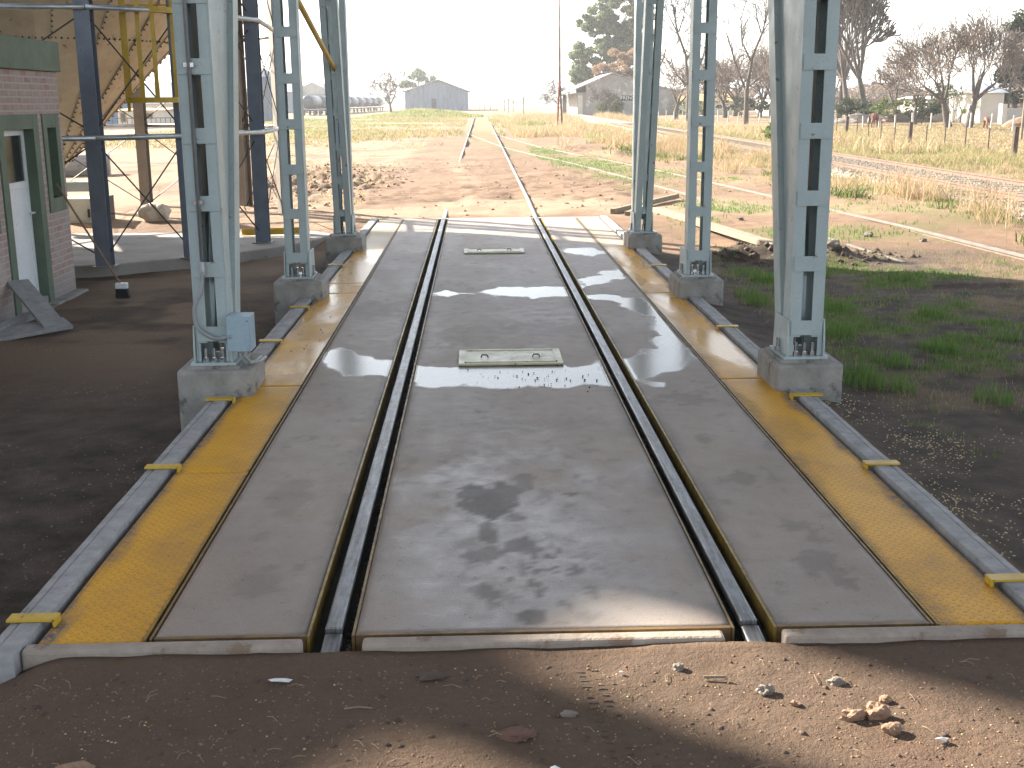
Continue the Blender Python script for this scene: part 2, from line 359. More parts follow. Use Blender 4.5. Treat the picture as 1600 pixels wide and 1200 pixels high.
def ground_mat():
    m, nt, b, N, L = new_mat('ground_earth'); tc = N.new('ShaderNodeTexCoord').outputs['Object']
    at = N.new('ShaderNodeAttribute'); at.attribute_name = 'mask'; sep = N.new('ShaderNodeSeparateColor'); L.new(at.outputs['Color'], sep.inputs[0])
    n1 = noise_n(N, L, tc, .35, 8, .62); n2 = noise_n(N, L, tc, 3.2, 8, .65); n3 = noise_n(N, L, tc, 38, 5, .75); n4 = noise_n(N, L, tc, 150, 2, .7)
    base = mixc(N, L, mapr(N, L, n1, .35, .65), (.29, .185, .115), (.19, .12, .074))
    base = mixc(N, L, mapr(N, L, n2, .4, .62, 0, .55), base, (.13, .08, .05))
    base = mixc(N, L, mapr(N, L, noise_n(N, L, tc, .9, 5, .6), .55, .75, 0, .45), base, (.27, .13, .08))
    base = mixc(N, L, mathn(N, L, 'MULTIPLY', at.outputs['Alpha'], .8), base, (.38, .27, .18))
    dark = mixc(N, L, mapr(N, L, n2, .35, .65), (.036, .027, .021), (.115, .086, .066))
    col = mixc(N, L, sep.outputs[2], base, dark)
    gf = mathn(N, L, 'MULTIPLY', sep.outputs[0], mapr(N, L, n2, .3, .6, .35, 1)); col = mixc(N, L, gf, col, mixc(N, L, mapr(N, L, n3, .3, .7), (.10, .125, .035), (.17, .165, .06)))
    df = mathn(N, L, 'MULTIPLY', sep.outputs[1], mapr(N, L, n2, .25, .55, .35, 1)); col = mixc(N, L, df, col, mixc(N, L, mapr(N, L, n3, .3, .7), (.30, .21, .12), (.20, .14, .08)))
    col = mixc(N, L, mapr(N, L, n3, .3, .75, 0, .45), col, (.055, .038, .028))
    vr = N.new('ShaderNodeTexVoronoi'); vr.inputs['Scale'].default_value = 32; L.new(tc, vr.inputs['Vector'])
    sp = mathn(N, L, 'MULTIPLY', mathn(N, L, 'LESS_THAN', vr.outputs['Distance'], .16), mapr(N, L, n2, .5, .56))
    col = mixc(N, L, mathn(N, L, 'MULTIPLY', sp, .55), col, mixc(N, L, vr.outputs['Color'], (.38, .3, .22), (.2, .1, .07)))
    L.new(col, b.inputs['Base Color']); inp(b, 'Roughness', .95); inp(b, 'Specular IOR Level', .25)
    h = mathn(N, L, 'ADD', mathn(N, L, 'MULTIPLY', n2, 2.2), mathn(N, L, 'ADD', n3, mathn(N, L, 'MULTIPLY', n4, .3)))
    bumpn(N, L, h, .75, .03, b); return m
M['ground'] = ground_mat()
def ballast_mat():
    m, nt, b, N, L = new_mat('ballast'); tc = N.new('ShaderNodeTexCoord').outputs['Object']
    v = N.new('ShaderNodeTexVoronoi'); v.inputs['Scale'].default_value = 14; L.new(tc, v.inputs['Vector'])
    n = noise_n(N, L, tc, .8, 5); col = mixc(N, L, v.outputs['Color'], (.36, .31, .27), (.17, .14, .125)); col = mixc(N, L, mapr(N, L, n, .45, .65, 0, .7), col, (.26, .2, .14))
    L.new(col, b.inputs['Base Color']); inp(b, 'Roughness', .95); bumpn(N, L, v.outputs['Distance'], 1, .05, b); return m
M['ballast'] = ballast_mat()
def blade_mat(name, c1, c2, c3):
    m, nt, b, N, L = new_mat(name); g = N.new('ShaderNodeNewGeometry'); r = ramp(N, [(0, c1), (.5, c2), (1, c3)])
    L.new(g.outputs['Random Per Island'], r.inputs[0]); L.new(r.outputs[0], b.inputs['Base Color']); inp(b, 'Roughness', .7)
    inp(b, 'Specular IOR Level', .25)
    t = N.new('ShaderNodeBsdfTranslucent'); L.new(r.outputs[0], t.inputs[0]); mx = N.new('ShaderNodeMixShader'); mx.inputs[0].default_value = .35
    L.new(b.outputs[0], mx.inputs[1]); L.new(t.outputs[0], mx.inputs[2]); L.new(mx.outputs[0], N['Material Output'].inputs[0]); return m
M['g_green'] = blade_mat('green_grass', (.07, .16, .03), (.12, .22, .045), (.2, .24, .08))
M['g_dry'] = blade_mat('dry_grass', (.40, .31, .18), (.28, .21, .12), (.22, .21, .09))
M['g_olive'] = blade_mat('olive_grass', (.22, .27, .08), (.34, .31, .15), (.13, .18, .05))
M['l_eu'] = blade_mat('eucalyptus_leaves', (.08, .12, .055), (.15, .19, .09), (.21, .24, .12))
M['l_br'] = blade_mat('brown_twig_leaves', (.16, .11, .08), (.22, .16, .12), (.11, .09, .06))
M['l_or'] = blade_mat('russet_leaves', (.26, .16, .09), (.34, .22, .13), (.2, .14, .08))
M['l_gr'] = blade_mat('green_leaves', (.06, .09, .025), (.11, .15, .04), (.16, .17, .06))
M['l_dk'] = blade_mat('dark_leaves', (.03, .045, .025), (.05, .07, .035), (.08, .085, .045))

# ------------------------------------------------------------------ ground
PX0, PX1, PY0, PY1 = -1.80, 2.28, 4.40, 22.10       # inner pit
def siding(y):                                       # centre of the grass-grown siding
    ys = [12, 14, 16, 20.5, 26.5, 31.7, 37.8, 46.3, 53.3, 63.6, 74.3, 84, 110]
    xs = [7.75, 7.68, 7.56, 7.3, 6.73, 6.26, 5.63, 4.61, 3.45, 2.6, 1.8, 1.15, 1.1]
    return np.interp(y, ys, xs)-.86
def deepmound(x, y, cx, cy, rx, ry, h, s=1):
    d = np.sqrt(((x-cx)/rx)**2+((y-cy)/ry)**2); return h*sst(1, 0, d)*(.5+1.0*fbm(x*3*s, y*3*s, 4, 31))
def ground_h(x, y):
    x = np.asarray(x, float); y = np.asarray(y, float)
    side = sst(3.6, 5.4, y)*sst(22.5, 19, y)
    left = sst(-1.6, -2.2, x); right = sst(2.2, 3.0, x)
    z = -.012 - .253*left*side - .123*right*side
    z = z - .10*left*sst(5.0, 4.2, y)*sst(2.5, 4, y)
    far = sst(24, 60, y)
    z = z + (fbm(x*.16, y*.16, 4, 3)-.5)*(.10+.25*far)*sst(5, 12, np.hypot(x-.2, (y-12)*.35)+0*x)
    z = z + (fbm(x*1.3, y*1.3, 4, 5)-.5)*.035 + (fbm(x*7, y*7, 3, 9)-.5)*.014
    nr = sst(4.3, 4.1, y); z = z + nr*((fbm(x*14, y*14, 4, 12)-.5)*.014)
    # wheel ruts towards the far track, rough spoil on the left
    rough = sst(.48, .6, fbm(x*.25+3, y*.12, 3, 21))*sst(23, 27, y)*sst(120, 60, y)
    z = z + rough*(fbm(x*2.2, y*2.2, 4, 22)-.45)*.16
    spoil = sst(1.3, .2, np.hypot((x+4.3)/2.4, (y-33)/9)); z = z+spoil*np.maximum(fbm(x*3.2, y*3.2, 4, 25)-.45, 0)*.55
    z = z+deepmound(x, y, 4.9, 16.6, 1.25, .8, .26)+deepmound(x, y, 3.9, 16.9, .9, .45, .2)+deepmound(x, y, 1.8, 23.4, .9, .6, .10)+deepmound(x, y, 5.6, 18.3, 1.2, .5, .1)
    z = z+deepmound(x, y, 5.5, 48, 2.5, 5, .25, .4)
    z = z+deepmound(x, y, -7.2, 180, 9, 14, 1.0, .12)
    # near the siding and deck edges keep it level
    ds = np.abs(x-siding(y)); z = np.where((ds < 1.6) & (y > 14), z*sst(1.6, 1.1, ds)*.3+(-.05)*sst(1.6, 1.1, ds)+z*(1-sst(1.6, 1.1, ds)), z)
    # main line formation
    mx = 11.9+.012*(y-28); dm = np.abs(x-mx); z = z+.0*dm
    berm = sst(14, 40, np.abs(x))*sst(30, 90, y); z = z-berm*.0
    lev = sst(24, 22.3, y)*sst(-3.0, -2.2, x)*sst(3.6, 2.6, x)*sst(19, 21.5, y); z = z*(1-lev)+(-.03)*lev
    tr = sst(30, 23, y)*sst(22, 22.3, y)*sst(.5, .2, np.abs(np.abs(x-.25)-.86)); z = z-tr*.02
    inside = (x > PX0-.10) & (x < PX1+.10) & (y > PY0-.03) & (y < PY1+.05)
    return np.where(inside, -.62, z)
def axis_lines(segs, grow=1.22, lo=None, hi=None):
    a = []
    for s0, s1, st in segs: a += list(np.arange(s0, s1-1e-6, st))
    a.append(segs[-1][1])
    st = segs[-1][2]; p = a[-1]
    while p < hi: st *= grow; p += st; a.append(p)
    st = segs[0][2]; p = a[0]; pre = []
    while p > lo: st *= grow; p -= st; pre.append(p)
    return np.array(pre[::-1]+a)
gx = axis_lines([(-9, -6, .12), (-6, PX0-.1, .06), (PX0-.1, PX1+.1, .06), (PX1+.1, 7.5, .06), (7.5, 13, .12)], 1.13, -3200, 3200)
gy = axis_lines([(2.6, 3.3, .06), (3.3, 4.28, .022), (4.28, 10, .05), (10, 22.15, .09), (22.15, 34, .12), (34, 60, .25), (60, 110, .6)], 1.12, -60, 4500)
GX, GY = np.meshgrid(gx, gy); GZ = ground_h(GX, GY)
fade = sst(400, 150, GY); GZ = GZ*fade-.05*(1-fade)
nx, ny = len(gx), len(gy); idx = np.arange(nx*ny).reshape(ny, nx)
gf = np.stack([idx[:-1, :-1], idx[:-1, 1:], idx[1:, 1:], idx[1:, :-1]], -1).reshape(-1, 4)
ground = np_mesh('ground', np.stack([GX, GY, GZ], -1).reshape(-1, 3), gf, M['ground'], smooth=True)
meta(ground, label='bare brown earth yard with grass and dry weeds around the tracks', kind='structure')
def ground_masks(x, y):
    n = fbm(x*.55, y*.55, 5, 41); nn = fbm(x*2.1, y*2.1, 4, 43); far = fbm(x*.09, y*.05, 4, 47)
    green = sst(2.9, 3.6, x)*sst(5.5, 8, y)*sst(17.5, 15.5, y)*sst(.38, .56, n)*sst(.36, .58, nn)
    green = np.maximum(green, sst(3, 4.5, x)*sst(17, 20, y)*sst(42, 36, y)*sst(.5, .62, n)*.7)
    strip = sst(2.2, .6, np.abs(x-siding(y)+.3))*sst(24, 36, y)*sst(.35, .55, nn*.5+n*.5)
    green = np.maximum(green, strip*.8)
    bank = sst(5, 7, x)*sst(17, 26, y); dry = bank*sst(0,1,1+0*x)*sst(.28, .5, n)*(1-green*.4)
    green = np.maximum(green, sst(55, 90, y)*sst(.45, .6, fbm(x*.16, y*.10, 4, 44))*.6)
    dry = np.maximum(dry, sst(50, 80, y)*sst(.35, .55, far)*.9); dry = np.maximum(dry, sst(14, 18, x)*sst(30, 40, y)*.9)
    farg = sst(120, 220, y); green = np.maximum(green, farg*.55); dry = np.maximum(dry, farg*.6)
    drybr = sst(2.9, 3.4, x)*sst(7, 9, y)*sst(18, 15, y)*(1-green)*sst(.4, .55, nn)*.55; dry = np.maximum(dry, drybr)
    # damp, dark, trodden ground round the weighbridge
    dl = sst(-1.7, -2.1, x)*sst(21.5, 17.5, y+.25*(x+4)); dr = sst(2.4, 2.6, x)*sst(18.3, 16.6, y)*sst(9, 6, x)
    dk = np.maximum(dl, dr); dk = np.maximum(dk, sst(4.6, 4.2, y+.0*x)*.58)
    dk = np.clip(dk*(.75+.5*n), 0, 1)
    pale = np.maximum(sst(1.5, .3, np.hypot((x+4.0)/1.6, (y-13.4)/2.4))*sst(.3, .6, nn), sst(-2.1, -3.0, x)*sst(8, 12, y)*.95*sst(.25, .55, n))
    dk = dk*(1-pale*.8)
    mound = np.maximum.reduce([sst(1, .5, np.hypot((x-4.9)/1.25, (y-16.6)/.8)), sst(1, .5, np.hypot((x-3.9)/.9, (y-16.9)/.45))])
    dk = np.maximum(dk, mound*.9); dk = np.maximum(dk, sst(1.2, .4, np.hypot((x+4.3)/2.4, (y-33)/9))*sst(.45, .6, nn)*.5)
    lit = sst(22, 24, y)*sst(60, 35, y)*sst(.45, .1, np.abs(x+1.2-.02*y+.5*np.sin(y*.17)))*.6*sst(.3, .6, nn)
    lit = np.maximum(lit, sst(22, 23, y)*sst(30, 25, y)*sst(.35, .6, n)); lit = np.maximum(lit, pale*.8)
    return green, dry, dk, np.clip(lit, 0, 1)
g_, d_, k_, l_ = ground_masks(GX, GY)
def set_attr(o, name, arrs):
    a = o.data.attributes.new(name, 'FLOAT_COLOR', 'POINT')
    a.data.foreach_set('color', np.stack([np.ravel(q) for q in arrs], -1).astype(np.float32).ravel())
set_attr(ground, 'mask', (g_, d_, k_, l_))
def fx(y): return 15.44+.094*y
def gz(x, y): return float(ground_h(np.array([x]), np.array([y]))[0])

# ------------------------------------------------------------------ weighbridge pit, kerbs
mb = MB(); mb.box(PX0-.1, PX1+.1, PY0-.06, PY1+.05, -.66, -.30); struct('pit_floor', mb, M['pitdark'], (0, 13, 0), label='dark grimy pit under the weighbridge slabs')
LX, RX = -.61, 1.10                                  # rail centres
def kerb(name, x0, x1, y0, y1, label):
    m_ = MB()
    if y1-y0 > 1:
        pr = [(x0, -.5), (x1, -.5), (x1, .022), (x0+.052, .022), (x0+.046, .012), (x0+.04, .018), (x0, .012)] if x0 < 0 else [(x0, -.5), (x1, -.5), (x1, .012), (x1-.04, .018), (x1-.046, .012), (x1-.052, .022), (x0, .022)]
        n_ = 60; ys_k = np.linspace(y0, y1, n_+1); vs = []
        for i_, yy in enumerate(ys_k):
            w_ = (random.random()-.5)*.007
            vs += [(x+w_*(1 if z_ > 0 else 0), yy, z_+w_*.4) for x, z_ in pr]
        q = len(pr); m_.add(vs, [(i_*q+k_, i_*q+(k_+1) % q, (i_+1)*q+(k_+1) % q, (i_+1)*q+k_) for i_ in range(n_) for k_ in range(q)]+[tuple(range(q))[::-1], tuple(range(n_*q, n_*q+q))])
    else: m_.box(x0, x1, y0, y1, -.5, .014)
    o = mesh_obj(name, m_, M['kerb' if y1-y0 > 1 else 'kerb_front'], None, ((x0+x1)/2, (y0+y1)/2, 0), bevel=.006 if y1-y0 > 1 else .014); o['kind'] = 'structure'; o['label'] = label
    return o
kerb('kerb', -1.955, PX0-.02, 4.28, 22.1, 'long grey concrete kerb on the brick building side of the weighbridge')
kerb('kerb', PX1+.02, 2.435, 4.28, 22.1, 'long grey concrete kerb on the grass side of the weighbridge')
kerb('kerb', PX0-.018, LX-.11, 4.335, 4.41, 'front concrete kerb in front of the yellow plate beside the building side')
kerb('kerb', LX+.13, RX-.13, 4.335, 4.41, 'front concrete kerb between the two rails')
kerb('kerb', RX+.11, PX1+.018, 4.335, 4.41, 'front concrete kerb ending at the grass side corner')
mb = MB(); mb.box(PX0-.018, PX1+.018, 22.02, 22.2, -.5, -.004)
for xr in (LX, RX): pass
struct('end_beam', mb, M['slab2'], (0, 22, 0), label='pale concrete end strip at the far end of the weighbridge')

# weighbridge deck: three slabs with painted edge angles
def pol_sd(px, py, poly):
    poly = np.array(poly); n = len(poly); d = np.full(px.shape, 1e9); ins = np.zeros(px.shape, bool)
    for i in range(n):
        a = poly[i]; b_ = poly[(i+1) % n]; e = b_-a; w0 = px-a[0]; w1 = py-a[1]
        t = np.clip((w0*e[0]+w1*e[1])/max(e @ e, 1e-9), 0, 1); d = np.minimum(d, np.hypot(w0-e[0]*t, w1-e[1]*t))
        c = ((a[1] > py) != (b_[1] > py)) & (px < (b_[0]-a[0])*(py-a[1])/((b_[1]-a[1]) or 1e-9)+a[0]); ins ^= c
    return np.where(ins, d, -d)
PUD = [[(-1.36, 9.96), (-1.21, 10.14), (-.91, 9.8), (-.54, 9.48), (-.17, 9.43), (.68, 9.33), (.98, 9.43), (1.27, 9.66), (1.57, 10.03), (1.58, 10.52), (1.72, 10.91), (1.7, 11.78), (1.46, 12.51), (1.18, 12.83), (1.38, 13.04), (1.71, 12.79), (1.86, 11.96), (1.9, 10.9), (1.85, 9.88), (1.61, 9.27), (1.25, 8.95), (.98, 8.75), (.44, 8.72), (.06, 8.7), (-.48, 8.84), (-.79, 9.08), (-1.07, 9.28)],
       [(-.51, 13.19), (-.34, 13.36), (-.13, 13.2), (-.33, 13.04)], [(-.01, 13.33), (.25, 13.64), (.78, 13.7), (1.04, 13.68), (1.02, 12.93), (.59, 12.92), (.2, 13.04)],
       [(1.23, 14.17), (1.45, 14.42), (1.71, 14.35), (1.5, 13.84), (1.26, 13.66)], [(1.51, 14.81), (1.8, 15.08), (1.86, 14.61), (1.8, 14.18), (1.55, 14.3)],
       [(1.29, 17.24), (1.69, 17.35), (1.86, 16.66), (1.52, 16.47), (1.32, 16.78)], [(1.21, 8.86), (1.41, 8.85), (1.37, 8.73), (1.23, 8.74)]]
STN = [(.05, 6.05, .15, .24, .95), (-.04, 6.2, .08, .16, .9), (.14, 6.2, .09, .18, .9), (.25, 6.42, .06, .14, .6), (.03, 5.62, .05, .16, .8), (0, 5.3, .1, .1, .7), (.19, 5.42, .075, .1, .75),
       (.26, 5.35, .03, .04, .7), (.03, 4.85, .05, .1, .75), (.22, 4.6, .07, .08, .8), (.2, 5.0, .012, .4, .45), (.5, 6.18, .04, .04, .8), (.17, 5.8, .05, .06, .6),
       (1.58, 5.15, .10, .22, .45), (1.62, 4.85, .08, .08, .55), (1.6, 5.6, .07, .09, .45), (1.52, 6.4, .07, .12, .5), (1.42, 7.2, .05, .12, .4), (-1.05, 6.2, .12, .3, .3), (-1.0, 5.0, .1, .15, .3), (.6, 11.0, .5, .4, .3), (-.1, 10.8, .3, .5, .3), (-1.1, 12.2, .25, .6, .3), (1.5, 8.3, .15, .2, .4), (.3, 7.6, .4, .2, .2)]
def deck_grid(x0, x1, y0, y1, st):
    xs = np.linspace(x0, x1, max(2, int((x1-x0)/st)+1)); ys = [y0]; 
    while ys[-1] < y1: ys.append(ys[-1]+st*(1 if ys[-1] < 9 else 1.6))
    ys[-1] = y1; return np.meshgrid(xs, np.array(ys))
def wet_vals(x, y):
    jx = (fbm(x*5, y*3.2, 4, 60)-.5)*.22; jy = (fbm(x*5, y*3.2, 4, 64)-.5)*.4
    sd = np.full(x.shape, -1e9)
    for p in PUD: sd = np.maximum(sd, pol_sd(x+jx, y+jy, p))
    w = np.clip(.58+sd*3.2+(fbm(x*11, y*7, 3, 71)-.5)*.45, 0, 1)
    s = np.zeros(x.shape)
    for cx, cy, rx, ry, a in STN:
        d = np.hypot((x-cx)/rx, (y-cy)/ry)+(fbm(x*18, y*12, 4, 81)-.5)*(1.1 if x.min() < 1 else 2.4); s = np.maximum(s, a*sst(1.15, .88, d))
    for ex in (-.715, -.515, 1.015, 1.205): s = np.maximum(s, sst(.07, .0, np.abs(x-ex)-.06*fbm(y*1.5, x*0+ex, 3, 140)+.02)*.55*sst(.3, .6, fbm(x*3, y*2.5, 3, 142)))
    dr = sst(.9, .2, np.hypot((x-.25)/.55, (y-5.0)/.9)); s = np.maximum(s, dr*sst(.62, .68, fbm(x*24, y*15, 3, 85))*.7)
    s = np.maximum(s, sst(.70, .76, fbm(x*9, y*5, 4, 88))*.35)
    f = sst(1.15, .3, np.hypot((x-.3)/1.0, (y-5.35)/1.7)+(fbm(x*3, y*2, 4, 90)-.5)*1.1)*.85
    f = np.maximum(f, .25*sst(.4, .6, fbm(x*1.5, y*.8, 4, 93)))
    return w, s, f
wb = thing('weighbridge', (.245, 13, 0), 'long railway weighbridge of grey brown concrete slabs with puddles', 'weighbridge')
def deck(name, x0, x1, y0=4.47, y1=22.0, mat_='slab', z=0.0, st=.03, attr='wet'):
    X, Y = deck_grid(x0, x1, y0, y1, st); ny_, nx_ = X.shape; Z = np.full(X.shape, z)
    if mat_ == 'slab': Z = Z+(fbm(X*1.2, Y*.8, 3, 98)-.5)*.004
    vs = np.stack([X-.245, Y-13, Z], -1).reshape(-1, 3); id_ = np.arange(nx_*ny_).reshape(ny_, nx_)
    fs = np.stack([id_[:-1, :-1], id_[:-1, 1:], id_[1:, 1:], id_[1:, :-1]], -1).reshape(-1, 4)
    loop = list(id_[0, :])+list(id_[1:, -1])+list(id_[-1, -2::-1])+list(id_[-2:0:-1, 0])
    sk = vs[loop].copy(); sk[:, 2] = z-.2; o0 = len(vs); vs = np.vstack([vs, sk]); n = len(loop)
    sf = np.array([[loop[(i+1) % n], loop[i], o0+i, o0+(i+1) % n] for i in range(n)]); fs = np.vstack([fs, sf])
    o = np_mesh(name, vs, fs, M[mat_], parent=wb)
    w = wet_vals(X, Y); ex = [np.concatenate([np.ravel(q), np.zeros(n)]) for q in w]
    set_attr(o, 'wet', (ex[0], ex[1], ex[2], np.ones(len(ex[0])))); return o
deck('concrete_slab', -1.325, -.715); deck('concrete_slab', -.515, 1.015); deck('concrete_slab', 1.205, 1.835)
ang = simple('edge_angle_paint', (.22, .13, .04), (.12, .075, .04), 12, .5, .2, bump=.2)
angy = simple('edge_angle_yellow', (.30, .19, .025), (.14, .09, .025), 12, .45, .1, bump=.2)
for x, w, ma in ((-.712, .012, angy), (-.530, .012, ang), (1.018, .010, ang), (1.190, .012, angy), (-1.343, .010, ang), (1.840, .010, ang)):
    mb = MB(); mb.box(x, x+w, 4.44, 22.0, -.16, .004); part('edge_angle', mb, ma, wb)
for x0, x1 in ((-1.325, -.715), (-.515, 1.015), (1.205, 1.835)):
    mb = MB(); mb.box(x0, x1, 4.444, 4.466, -.15, .003); part('edge_angle', mb, ang, wb)

# rails
def rail_prof(w=.035, h=.145): return [(-w, 0), (-w*.75, .004), (w*.75, .004), (w, 0), (w, -.03), (.009, -.042), (.009, -h+.02), (.062, -h+.01), (.062, -h), (-.062, -h), (-.062, -h+.01), (-.009, -h+.02), (-.009, -.042), (-w, -.03)]
def sweep_path(mb, prof, pts):
    for a, b_ in zip(pts[:-1], pts[1:]): mb.sweep(prof, a, b_)
for x, lab in ((LX, 'steel rail set in the weighbridge on the brick building side'), (RX, 'steel rail set in the weighbridge on the grass side')):
    mb = MB(); mb.sweep(rail_prof(), (x, 4.50, .008), (x, 22.06, .008)); o = single('rail', mb, M['rail'], lab, 'rail', (x, 13, -.14), 'rails through the weighbridge', bevel=.004)
for x, lab in ((LX+.002, 'short worn rail stub half buried in earth at the front kerb, building side'), (RX+.002, 'short worn rail stub half buried in earth at the front kerb, grass side')):
    mb = MB(); mb.sweep(rail_prof(.037), (x, 4.24, -.030), (x, 4.485, -.010)); single('rail', mb, M['rail'], lab, 'rail', (x, 4.3, -.15), 'rail stubs at the front kerb', bevel=.004)
def lay_rail(pts, lab, grp, mat_=None, w=.035):
    mb = MB(); sweep_path(mb, rail_prof(w), pts); return single('rail', mb, mat_ or M['track_rust'], lab, 'rail', pts[0], grp)
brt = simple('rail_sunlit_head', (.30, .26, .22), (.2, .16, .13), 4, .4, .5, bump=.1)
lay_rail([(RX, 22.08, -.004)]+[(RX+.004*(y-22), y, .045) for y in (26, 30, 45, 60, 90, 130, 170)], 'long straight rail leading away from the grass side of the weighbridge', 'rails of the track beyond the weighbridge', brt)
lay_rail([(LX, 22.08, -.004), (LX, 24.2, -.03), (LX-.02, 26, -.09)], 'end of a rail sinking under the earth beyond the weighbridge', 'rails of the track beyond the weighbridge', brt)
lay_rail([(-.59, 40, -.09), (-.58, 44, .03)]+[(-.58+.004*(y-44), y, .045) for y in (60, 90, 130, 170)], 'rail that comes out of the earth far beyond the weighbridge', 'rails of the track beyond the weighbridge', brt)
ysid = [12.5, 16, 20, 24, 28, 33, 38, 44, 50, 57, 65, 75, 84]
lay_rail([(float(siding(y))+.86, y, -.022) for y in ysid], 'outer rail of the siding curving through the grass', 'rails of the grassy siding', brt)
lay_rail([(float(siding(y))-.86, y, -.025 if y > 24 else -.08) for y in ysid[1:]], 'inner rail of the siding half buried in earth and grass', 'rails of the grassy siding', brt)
# main line
mbal = MB(); prof = [(-2.2, -.22), (-1.5, .10), (1.5, .10), (2.2, -.22)]
def mainx(y): return 11.75+.018*(y-28)
for a, b_ in zip((8, 30, 60, 110), (30, 60, 110, 260)):
    mbal.sweep([(-q[0], q[1]) for q in prof], (mainx(a), a, 0), (mainx(b_), b_, 0))
struct('track_ballast', mbal, M['ballast'], (11.9, 28, 0), label='grey stone ballast bed of the main line')
mb = MB()
for i in range(150):
    y = 10+i*.66; mb.box(mainx(y)-1.25, mainx(y)+1.25, y, y+.2, .07, .115)
o = struct('sleepers', mb, M['wood'], (11.9, 28, 0), kind='stuff', label='weathered sleepers under the main line rails')
for s, lab in ((-.86, 'near rusty rail of the main line'), (.86, 'far rusty rail of the main line')):
    lay_rail([(mainx(y)+s, y, .225) for y in (8, 30, 60, 110, 240)], lab, 'rails of the main line')

# yellow tread plates, each with its straps over the kerb
def tread_plate(x0, x1, y0, y1, lab, straps=(), side=-1, z=-.002):
    cx, cy = (x0+x1)/2, (y0+y1)/2
    t = thing('tread_plate', (cx, cy, z), lab, 'cover plate', 'yellow tread plates along both sides of the weighbridge')
    X, Y = np.meshgrid(np.linspace(x0, x1, 19), np.linspace(y0, y1, max(3, int((y1-y0)/.05)))); ny_, nx_ = X.shape
    Z = np.full(X.shape, 0.)+(fbm(X*2, Y*1.5, 2, 55)-.5)*.007
    vs = np.stack([X-cx, Y-cy, Z], -1).reshape(-1, 3); id_ = np.arange(nx_*ny_).reshape(ny_, nx_)
    fs = np.stack([id_[:-1, :-1], id_[:-1, 1:], id_[1:, 1:], id_[1:, :-1]], -1).reshape(-1, 4)
    loop = list(id_[0, :])+list(id_[1:, -1])+list(id_[-1, -2::-1])+list(id_[-2:0:-1, 0]); sk = vs[loop].copy(); sk[:, 2] = -.012; o0 = len(vs); n = len(loop)
    vs = np.vstack([vs, sk]); fs = np.vstack([fs, [[loop[(i+1) % n], loop[i], o0+i, o0+(i+1) % n] for i in range(n)]])
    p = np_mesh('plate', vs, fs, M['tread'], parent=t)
    e = (X-x0)/(x1-x0); e = 1-e if side < 0 else e          # 1 at the kerb side
    wob = fbm(X*6, Y*2, 4, 77)
    dirt = np.maximum(sst(.80, .97, e+(wob-.5)*.35), sst(.25, .02, e-(wob-.5)*.5)*(.6 if side > 0 else .2))
    dirt = np.maximum(dirt, sst(.55, .72, fbm(X*2.5, Y*1.2, 4, 78))*.3)
    if side < 0: dirt = np.maximum(dirt, sst(.45, .7, fbm(X*1.5+2, Y*.9, 3, 73))*.35)
    dd = np.concatenate([dirt.ravel(), np.full(n, .5)]); wt_ = np.concatenate([(sst(8.3, 9.6, Y+(wob-.5)*1.2)*sst(18.2, 17, Y)*(.25+.75*sst(.38, .56, fbm(X*2.2+4, Y*.9, 4, 171)))).ravel(), np.zeros(n)]); dust_glare_ = np.concatenate([(sst(17.2, 18.2, Y+(wob-.5)*1.5)*.85).ravel(), np.zeros(n)]); set_attr(p, 'dirt', (dd, wt_, dust_glare_, dd))
    m_ = MB(); m_.box(*((x1-.003, x1+.004) if side < 0 else (x0-.004, x0+.003)), y0+.01, y1-.01, z-.10, z+.0075); part('edge_strip', m_, angy, t)
    for sx0, sx1, sy in straps:
        m_ = MB(); m_.box(sx0, sx1, sy-.035, sy+.035, .024, .034)
        ex = sx1 if side < 0 else sx0
        m_.box(ex-.006, ex+.006, sy-.035, sy+.035, z+.002, .033); part('strap', m_, M['yellow'], t)
LP = [(4.42, 6.675, 'left'), (6.685, 8.83, ''), (8.84, 13.35, ''), (13.36, 14.0, ''), (14.01, 17.6, ''), (17.61, 22.0, '')]
tread_plate(-1.785, -1.36, 4.42, 6.675, 'yellow checker plate nearest the front kerb on the brick building side', [(-1.965, -1.77, 4.62)])
tread_plate(-1.785, -1.36, 6.685, 8.83, 'yellow checker plate ending at the front footing with the junction box', [(-1.965, -1.77, 6.72), (-1.97, -1.77, 8.35)])
tread_plate(-1.785, -1.36, 8.84, 13.35, 'yellow checker plate between the junction box column and the middle column, building side', [(-1.965, -1.77, 10.5), (-1.965, -1.77, 12.3)])
tread_plate(-1.785, -1.36, 13.36, 14.1, 'narrow yellow checker plate beside the middle column on the building side', [])
tread_plate(-1.785, -1.36, 14.11, 17.6, 'wet shiny yellow checker plate before the farthest column, building side', [(-1.965, -1.77, 15.6)])
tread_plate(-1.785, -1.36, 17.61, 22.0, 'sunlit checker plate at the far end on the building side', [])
tread_plate(1.865, 2.27, 4.42, 8.85, 'long dusty yellow checker plate nearest the front kerb on the grass side', [(2.25, 2.445, 4.84), (2.25, 2.445, 6.56), (2.25, 2.47, 8.22)], 1)
tread_plate(1.865, 2.27, 8.86, 13.1, 'wet yellow checker plate between the front and middle columns, grass side', [(2.25, 2.445, 10.9)], 1)
tread_plate(1.865, 2.27, 13.11, 17.5, 'wet yellow checker plate between the middle and far columns, grass side', [(2.25, 2.445, 15.2)], 1)
tread_plate(1.865, 2.27, 17.51, 22.0, 'sunlit checker plate at the far end on the grass side', [], 1)

